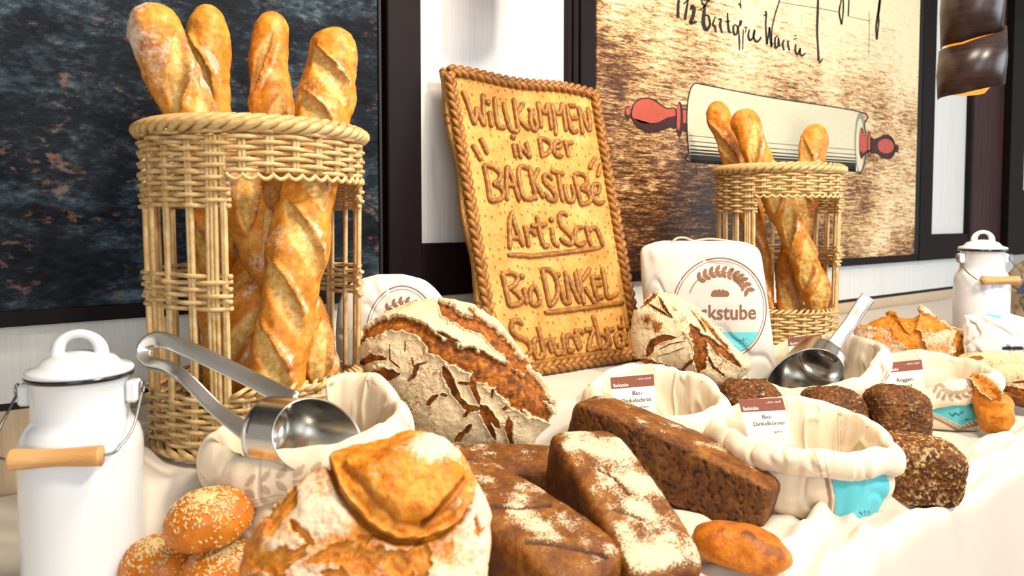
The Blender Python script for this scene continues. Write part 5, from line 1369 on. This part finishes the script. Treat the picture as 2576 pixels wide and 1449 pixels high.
# ------------------------------------------------------------------ standing printed flour bags
def flour_bag(label, dmid, rows, depth, seed, decals):
    """rows: photo y, left x, right x (at distance dmid); depth: half thickness per row"""
    ys = np.array([r[0] for r in rows], float)
    n_ = 110; yy = np.linspace(ys[0], ys[-1], n_)
    xl_ = np.interp(yy, ys, [r[1] for r in rows]); xr_ = np.interp(yy, ys, [r[2] for r in rows]); dp = np.interp(yy, ys, depth)
    for _ in range(2):
        k = np.ones(5) / 5
        xl_[2:-2] = np.convolve(xl_, k, 'valid'); xr_[2:-2] = np.convolve(xr_, k, 'valid'); dp[2:-2] = np.convolve(dp, k, 'valid')
    c0 = atd((xl_.mean() + xr_.mean()) / 2, yy[-1], dmid)
    ey = unit(A3(CAM[0] - c0[0], CAM[1] - c0[1], 0)); ex = A3(-ey[1], ey[0], 0)
    if np.dot(ex, RIGHT) < 0: ex = -ex
    PL = np.array([onp(x, y, c0, ey) for x, y in zip(xl_, yy)]); PR = np.array([onp(x, y, c0, ey) for x, y in zip(xr_, yy)])
    zc = (PL[:, 2] + PR[:, 2]) / 2; a0 = (PL - c0) @ ex; a1 = (PR - c0) @ ex; ac = (a0 + a1) / 2; hw = (a1 - a0) / 2
    m_ = 240; th = np.linspace(0, 2 * PI, m_, endpoint=False); p = 2 / 3.6
    cs = np.sign(np.cos(th)) * np.abs(np.cos(th)) ** p; sn = np.sign(np.sin(th)) * np.abs(np.sin(th)) ** p
    X = ac[:, None] + hw[:, None] * cs[None]; Y = dp[:, None] * sn[None]; Zz = np.repeat(zc[:, None], m_, 1)
    def wr(x, z): 
        q = np.stack([x * 9, 0 * x, z * 5], -1); f_ = fbm(q, 1.0, 3, seed)
        cr_ = np.abs(fbm(q * 1.2 + 3.3, 1.0, 2, seed + 2)); return 0.006 * f_ - 0.004 * np.exp(-(cr_ / 0.05) ** 2)
    Y = Y + wr(X, Zz) * np.sign(sn)[None]
    P_ = c0 + X[..., None] * ex + Y[..., None] * ey; P_[..., 2] = Zz
    o = thing('flour_bag', label, 'bag', tuple(A3(c0[0], c0[1], zc.min())), 0)
    F = gfaces(n_, m_, True).tolist(); F.append(list(range(m_))[::-1]); F.append([(n_ - 1) * m_ + j for j in range(m_)])
    b = obj('bag_cloth', P_.reshape(-1, 3), F, M['cotton_bag'], o); bm_fix(b)
    # front surface for the print
    dmean = float(np.median(dp)); pf = c0 + ey * dmean
    def onbag(px, py, lift=0.0008):
        q = onp(px, py, pf, ey); x = float((q - c0) @ ex); z = q[2]
        h_ = np.interp(-z, -zc[np.argsort(-zc)], hw[np.argsort(-zc)]); d_ = np.interp(-z, -zc[np.argsort(-zc)], dp[np.argsort(-zc)]); c_ = np.interp(-z, -zc[np.argsort(-zc)], ac[np.argsort(-zc)])
        s_ = min(abs((x - c_) / h_), 0.999); y = d_ * (1 - s_ ** 3.6) ** (1 / 3.6) + float(wr(np.array([x]), np.array([z]))[0])
        r_ = c0 + x * ex + (y + lift) * ey; r_[2] = z; return r_
    def dpoly(name, pts, mat, lift):
        Q = np.array([onbag(*p, lift) for p in pts]); cpt = np.array(pts).mean(0); Qc = onbag(*cpt, lift); n2 = len(Q)
        obj(name, np.vstack([Q, Qc]), [(i, (i + 1) % n2, n2) for i in range(n2)], mat, o, smooth=False)
    def drib(name, pts, wd, mat, lift, n=None):
        L_, R_ = ribbon_px(pts, wd, n)
        Q = np.array([onbag(*p, lift) for p in L_] + [onbag(*p, lift) for p in R_]); n2 = len(L_)
        obj(name, Q, [[i, i + 1, n2 + i + 1, n2 + i] for i in range(n2 - 1)], mat, o, smooth=False)
    def dtext(s_, u0, u1, yb, h, mat, bold, lift, shear=0.0):
        T_, F_ = text_mesh(s_, bold, shear)
        Q = np.array([onbag(u0 + t2[0] * (u1 - u0), yb - t2[1] * h, lift) for t2 in T_]); obj('lettering', Q, F_, mat, o, smooth=False)
    decals(dpoly, drib, dtext, onbag)
    return o, onbag
def leafpts(cx, cy, a, b, rot, n=10):
    t_ = np.linspace(-1, 1, n); up = [(x * a, b * (1 - x * x)) for x in t_]; dn = [(x * a, -b * (1 - x * x)) for x in t_[::-1][1:-1]]
    return [(cx + x * math.cos(rot) - y * math.sin(rot), cy + x * math.sin(rot) + y * math.cos(rot)) for x, y in up + dn]
def sprig(arc, n, la, lb, dpoly, drib, wd):
    C = catmull(arc, 200); drib('print_stem', arc, wd, M['print_brown'], 0.0012, 60)
    T = np.gradient(C, axis=0)
    for i in range(n):
        k = int(199 * (0.22 + 0.76 * i / (n - 1))); a = math.atan2(T[k, 1], T[k, 0])
        for sg_ in (-1, 1):
            rot = a + sg_ * 0.80 + PI
            rot = a - sg_ * 0.85
            dpoly('print_leaf', leafpts(C[k, 0] + math.cos(rot) * la * 0.9, C[k, 1] + math.sin(rot) * la * 0.9, la, lb, rot), M['print_brown'], 0.0013)
patch = []
def dec_center(dpoly, drib, dtext, onbag):
    drow = []
    q = lambda pts: [(1600 + x / 4.26, 590 + y / 4.26) for x, y in pts]
    E = lambda rx, ry, a0=0, a1=360, n=90: q([(898 + rx * math.cos(math.radians(a)), 800 + ry * math.sin(math.radians(a))) for a in np.linspace(a0, a1, n)])
    drib('print_ring', E(508, 545), 2.6, M['print_brown'], 0.0012, 200)
    drib('print_ring', E(480, 516), 1.1, M['print_brown'], 0.0012, 200)
    a = math.degrees(math.asin(245 / 516))
    seg = E(478, 514, a, 180 - a, 40)
    for k_ in range(10):
        y0, y1 = 1045 + 269 * k_ / 10, 1045 + 269 * (k_ + 1) / 10
        hx = lambda y_: 478 * math.sqrt(max(0.0, 1 - ((y_ - 800) / 514) ** 2))
        drow.append([q([(898 + hx(y0) * u_, y0)])[0] for u_ in np.linspace(-1, 1, 31)])
    drow.append([q([(898, 1313)])[0]] * 31)
    Vp = np.array([onbag(*p_, 0.0012) for r_ in drow for p_ in r_]); patch.append((Vp, gfaces(11, 31, False)))
    sprig(q([(575, 625), (640, 510), (760, 432), (900, 400), (1040, 432), (1130, 490), (1205, 600)]), 11, 10.5, 5.2, dpoly, drib, 1.8)
    dpoly('print_bun', q([(803, 650), (815, 610), (850, 590), (870, 612), (880, 588), (905, 590), (912, 612), (925, 588), (950, 600), (955, 615), (968, 600), (995, 620), (1002, 645), (985, 665), (820, 665)]), M['print_brown'], 0.0012)
    dtext('Backstube', 1600 + 500 / 4.26, 1600 + 1290 / 4.26, 590 + 905 / 4.26, 150 / 4.26, M['print_brown'], 0.012, 0.0013)
    drib('print_script', q([(1040, 1100), (1080, 1130), (1060, 1150), (1110, 1120), (1120, 1150), (1150, 1110), (1150, 1140), (1190, 1105)]), 0.9, M['print_ink'], 0.0013, 50)
bagC, onb = flour_bag('printed white flour bag reading Backstube, standing before the right basket', 1.74,
    [(606, 1668, 1862), (612, 1632, 1892), (622, 1614, 1908), (640, 1611, 1915), (700, 1614, 1924), (760, 1620, 1932), (850, 1632, 1944), (936, 1642, 1954)], [0.006, 0.018, 0.030, 0.042, 0.058, 0.064, 0.068, 0.064], 3.0, dec_center)
obj('print_patch', *patch[0], M['print_turq'], bagC, smooth=False)
# drawstring on its top
pts = [atd(x, y, 1.735) for x, y in ((1690, 610), (1702, 600), (1722, 598), (1745, 606), (1765, 603), (1790, 601), (1830, 606), (1868, 612))]
obj('drawstring', *tube(catmull(pts, 60), 0.0028, 8), flat('cotton_cord', 'cbb59a', 0.9, vary=0.2, scale=200), bagC)
def dec_back(dpoly, drib, dtext, onbag):
    E = lambda rx, ry: [(1012 + rx * math.cos(a), 838 + ry * math.sin(a)) for a in np.linspace(0, 2 * PI, 80)]
    drib('print_ring', E(90, 116), 2.4, M['print_brown'], 0.0012, 160); drib('print_ring', E(83, 108), 1.1, M['print_brown'], 0.0012, 160)
    sprig([(960, 810), (972, 780), (1000, 762), (1030, 760), (1060, 776), (1075, 800)], 8, 8, 4, dpoly, drib, 1.4)
flour_bag('printed white flour bag half hidden behind the largest country loaf', 1.39,
    [(690, 950, 1012), (700, 905, 1062), (712, 880, 1078), (730, 862, 1098), (770, 850, 1128), (830, 845, 1140), (930, 850, 1140), (1020, 858, 1136)], [0.006, 0.016, 0.026, 0.034, 0.044, 0.05, 0.055, 0.05], 6.0, dec_back)

# ------------------------------------------------------------------ steel scoops
t = NT('scoop_steel'); n = t.noise(30, 3, 0.6, t.coord())
M['steel'] = t.set('dad7d0', t.ramp(n, [(0.3, 0.14), (0.7, 0.26)]), 1.0)
def scoop_cup(base, axis, longdir, r, Ls, Ll, parent, flare=1.06):
    ax = unit(axis); b = unit(longdir - np.dot(longdir, ax) * ax); s_ = np.cross(ax, b)
    nph, nl = 96, 40
    ph = np.linspace(0, 2 * PI, nph, endpoint=False); k = (1 - np.cos(ph)) / 2       # 0 on the long side
    Le = Ll + (Ls - Ll) * k ** 0.8
    def shell(off):
        rows = []
        for t_ in np.linspace(0, 1, 14)[:-1]:                                      # rounded back
            a = t_ * PI / 2
            rows.append((np.full(nph, (r - off) * math.sin(a) ** 0.8 + 1e-5), np.full(nph, (0.55 * r) * (1 - math.cos(a)) + off)))
        for t_ in np.linspace(0, 1, nl):
            rows.append(((r - off) * (1 + (flare - 1) * t_) + 0 * ph, 0.55 * r + (Le - 0.55 * r) * t_))
        R_ = np.array([x for x, _ in rows]); L_ = np.array([y for _, y in rows])
        return base + L_[..., None] * ax + (R_ * np.cos(ph))[..., None] * b + (R_ * np.sin(ph))[..., None] * s_
    A_, B_ = shell(0.0), shell(0.0012)
    nr = A_.shape[0]
    V_ = np.vstack([A_.reshape(-1, 3), B_.reshape(-1, 3)])
    F = gfaces(nr, nph, True).tolist() + gfaces(nr, nph, True, nr * nph, True).tolist()
    e = (nr - 1) * nph
    F += [[e + j, e + (j + 1) % nph, e + nr * nph + (j + 1) % nph, e + nr * nph + j] for j in range(nph)]
    o = obj('scoop_cup', V_, F, M['steel'], parent); bm_fix(o)
    # thin rolled lip
    lip = A_[-1]
    obj('lip', *tube(lip, 0.0011, 6, closed=True), M['steel'], parent)
    return o
def strap(name, pts, width, thick, parent, n=80, wdir=None, k=14):
    C = catmull(pts, n); T = np.gradient(C, axis=0); T /= np.linalg.norm(T, axis=1)[:, None]
    view = CAM - C; view /= np.linalg.norm(view, axis=1)[:, None]
    Wd = np.cross(T, view) if wdir is None else wdir - (T @ wdir)[:, None] * T
    Wd /= np.linalg.norm(Wd, axis=1)[:, None]; Nn = np.cross(T, Wd)
    th = np.arange(k) * 2 * PI / k; p = 0.55
    cs = np.sign(np.cos(th)) * np.abs(np.cos(th)) ** p; sn = np.sign(np.sin(th)) * np.abs(np.sin(th)) ** p
    wv = np.broadcast_to(np.interp(np.linspace(0, 1, n), np.linspace(0, 1, len(np.atleast_1d(width))), np.atleast_1d(width)), (n,))
    V_ = C[:, None] + wv[:, None, None] / 2 * cs[None, :, None] * Wd[:, None] + thick / 2 * sn[None, :, None] * Nn[:, None]
    F = gfaces(n, k, True).tolist() + [list(range(k))[::-1], [(n - 1) * k + j for j in range(k)]]
    return obj(name, V_.reshape(-1, 3), F, M['steel'], parent)
TOC = -FWD
base = atd(636, 1082, 0.925)
s1 = thing('steel_scoop', 'shiny steel scoop with a looped strap handle in the left sack', 'scoop', tuple(base), 0, 'steel flour scoops')
scoop_cup(base, RIGHT * 0.93 - UP * 0.02 + TOC * 0.28, FWD * 0.8 - UP * 0.35 , 0.043, 0.056, 0.128, s1, 1.02)
strap('handle', [atd(742, 1010, 0.925), atd(640, 958, 0.945), atd(520, 900, 0.955), atd(425, 860, 0.965), atd(385, 856, 0.97), atd(362, 878, 0.97), atd(372, 910, 0.965), atd(425, 926, 0.96), atd(470, 955, 0.95), atd(545, 1030, 0.94), atd(625, 1090, 0.925)],
      [0.024, 0.021, 0.021, 0.021, 0.020, 0.018, 0.016, 0.017, 0.017, 0.018, 0.022], 0.0035, s1)
base = atd(2078, 890, 1.63)
s2 = thing('steel_scoop', 'shiny steel scoop with an upright handle in the right-hand sack', 'scoop', tuple(base), 0, 'steel flour scoops')
scoop_cup(base, -RIGHT * 0.62 - UP * 0.42 + TOC * 0.55, -RIGHT * 0.75 - UP * 0.45 - TOC * 0.6, 0.058, 0.050, 0.178, s2, 1.05)
strap('handle', [atd(2078, 900, 1.625), atd(2104, 860, 1.635), atd(2140, 812, 1.65), atd(2166, 772, 1.66), atd(2184, 748, 1.665)], [0.040, 0.030, 0.029, 0.030, 0.031], 0.012, s2)

# ------------------------------------------------------------------ packages at the far right
M['plastic'] = NT('white_wrapper').set('f1ece4', 0.35, 0, 0.5)
def crumple(name, label, cat, cpx, d, out, Hf, Hb, mat, seed, amp=0.012, atf=None):
    P, U, V, front, N = dome_grid(cpx, d, out, Hf, Hb, 160, 60, 24, 0.8)
    nz = fbm(P, 16, 3, seed); cr_ = np.abs(fbm(P, 20, 2, seed + 1))
    at = blank(U) if atf is None else atf(U, V)
    return finish(name, P, amp * nz - amp * 0.8 * np.exp(-(cr_ / 0.08) ** 2), at, mat, label, cat, N)
def at_pk(U, V):
    a = blank(U); a[..., 0] = 0.0
    a[..., 2] = linemask(U, V, [(2530, 878), (2565, 874)], 5); a[..., 1] = linemask(U, V, [(2492, 798), (2520, 802)], 2.5)
    return a
M['wrapper'] = cotton('printed_wrapper', 'f4efe8', 200)
crumple('bread_package', 'crumpled white printed package before the far milk can', 'package', (2545, 870), 1.84, [(2438, 800), (2490, 790), (2560, 797), (2640, 815), (2670, 870), (2650, 960), (2560, 1000), (2480, 990), (2440, 890)], 0.05, 0.05, M['wrapper'], 2.0, 0.010, at_pk)
crumple('paper_bag', 'small white paper bag beside the torn golden loaf', 'bag', (2424, 862), 2.06, [(2392, 815), (2425, 802), (2445, 808), (2455, 850), (2462, 900), (2440, 930), (2400, 925), (2385, 870)], 0.03, 0.03, M['wrapper'], 5.0, 0.006)
kp = crumple('kraft_sack', 'brown paper sack at the far right behind the milk can', 'sack', (2605, 760), 2.45, [(2548, 690), (2580, 655), (2640, 640), (2690, 680), (2700, 780), (2680, 850), (2600, 860), (2545, 830), (2540, 760)], 0.06, 0.06, flat('kraft_paper', 'a08a6c', 0.8, vary=0.1, scale=20), 7.0, 0.012)
Q = [atd(x, y, 2.37) for x, y in ((2554, 738), (2585, 696), (2625, 706), (2600, 742))]
n_ = unit(CAM - Q[0])
lb = obj('navy_label', np.array(Q + [q - n_ * 0.003 for q in Q]), [(0, 1, 2, 3), (7, 6, 5, 4), (0, 4, 5, 1), (1, 5, 6, 2), (2, 6, 7, 3), (3, 7, 4, 0)], flat('navy_print', '2b3350', 0.6), kp, smooth=False)
# ------------------------------------------------------------------ hanging lamps of bent dark veneer
t = NT('dark_veneer'); n = t.noise(3, 4, 0.6, t.coord(scale=(2, 2, 40)))
M['veneer'] = t.set(t.ramp(n, [(0.3, '1c1110'), (0.7, '3a2621')]), 0.32, 0, 0.5)
M['amber'] = NT('amber_glow').m
_b = M['amber'].node_tree.nodes['Principled BSDF']
_b.inputs['Base Color'].default_value = rgba('d98a2a'); _b.inputs['Emission Color'].default_value = (1.0, 0.34, 0.03, 1); _b.inputs['Emission Strength'].default_value = 1.1
def lamp(label, loc, rotz):
    o = thing('pendant_lamp', label, 'lamp', loc, rotz, 'hanging veneer lamps')
    def band(name, r0, r1, a0, a1, zlo, zhi, mat, par=None):
        """open bent sheet: radius r0 to r1 along the turn, lower and upper edge heights given at both ends"""
        n_ = 60; a = np.linspace(a0, a1, n_); s = np.linspace(0, 1, n_); r = r0 + (r1 - r0) * s
        lo = np.interp(s, np.linspace(0, 1, len(zlo)), zlo); hi = np.interp(s, np.linspace(0, 1, len(zhi)), zhi)
        rows = [np.stack([(r + dr) * np.sin(a), -(r + dr) * np.cos(a), z], -1) for dr, z in ((0, lo), (0.004, (lo + hi) / 2), (0, hi), (-0.0022, hi), (0.0018, (lo + hi) / 2), (-0.0022, lo))]
        V_ = np.array(rows).reshape(-1, 3); F = gfaces(6, n_, False).tolist() + [[5 * n_ + i, 5 * n_ + i + 1, i + 1, i] for i in range(n_ - 1)]
        F += [[k * n_ for k in range(6)], [k * n_ + n_ - 1 for k in range(6)][::-1]]
        b = obj(name, V_, F, mat, par or o, origin=False); bm_fix(b); return b
    band('veneer_band', 0.070, 0.080, -1.5, 3.6, [0.0, 0.002, 0.020, 0.042, 0.06], [0.120, 0.122, 0.150, 0.19, 0.22], M['veneer'])
    band('veneer_band', 0.066, 0.070, -1.75, 2.6, [0.130, 0.128, 0.150, 0.21], [0.30, 0.32, 0.34, 0.36], M['veneer'])
    obj('diffuser', *lathe([(0.0, 0.010), (0.034, 0.010), (0.050, 0.03), (0.060, 0.33), (0.0, 0.335)], 40), M['amber'], o, origin=False)
    zc = np.linspace(0.335, 2.95 - loc[2], 4)
    obj('cord', *tube(np.stack([0 * zc, 0 * zc, zc], -1), 0.003, 6, ref=(1, 0, 0)), M['black'], o, origin=False)
    return o
p = atd(2438, 246, 1.90)
lamp('dark bent-veneer hanging lamp with amber glow at the upper right', tuple(p), face_cam(p))
p = atd(1322, -9, 1.62)
lamp('hanging lamp whose amber lower tip just shows at the top, above the sign', tuple(p), face_cam(p) + 0.4)
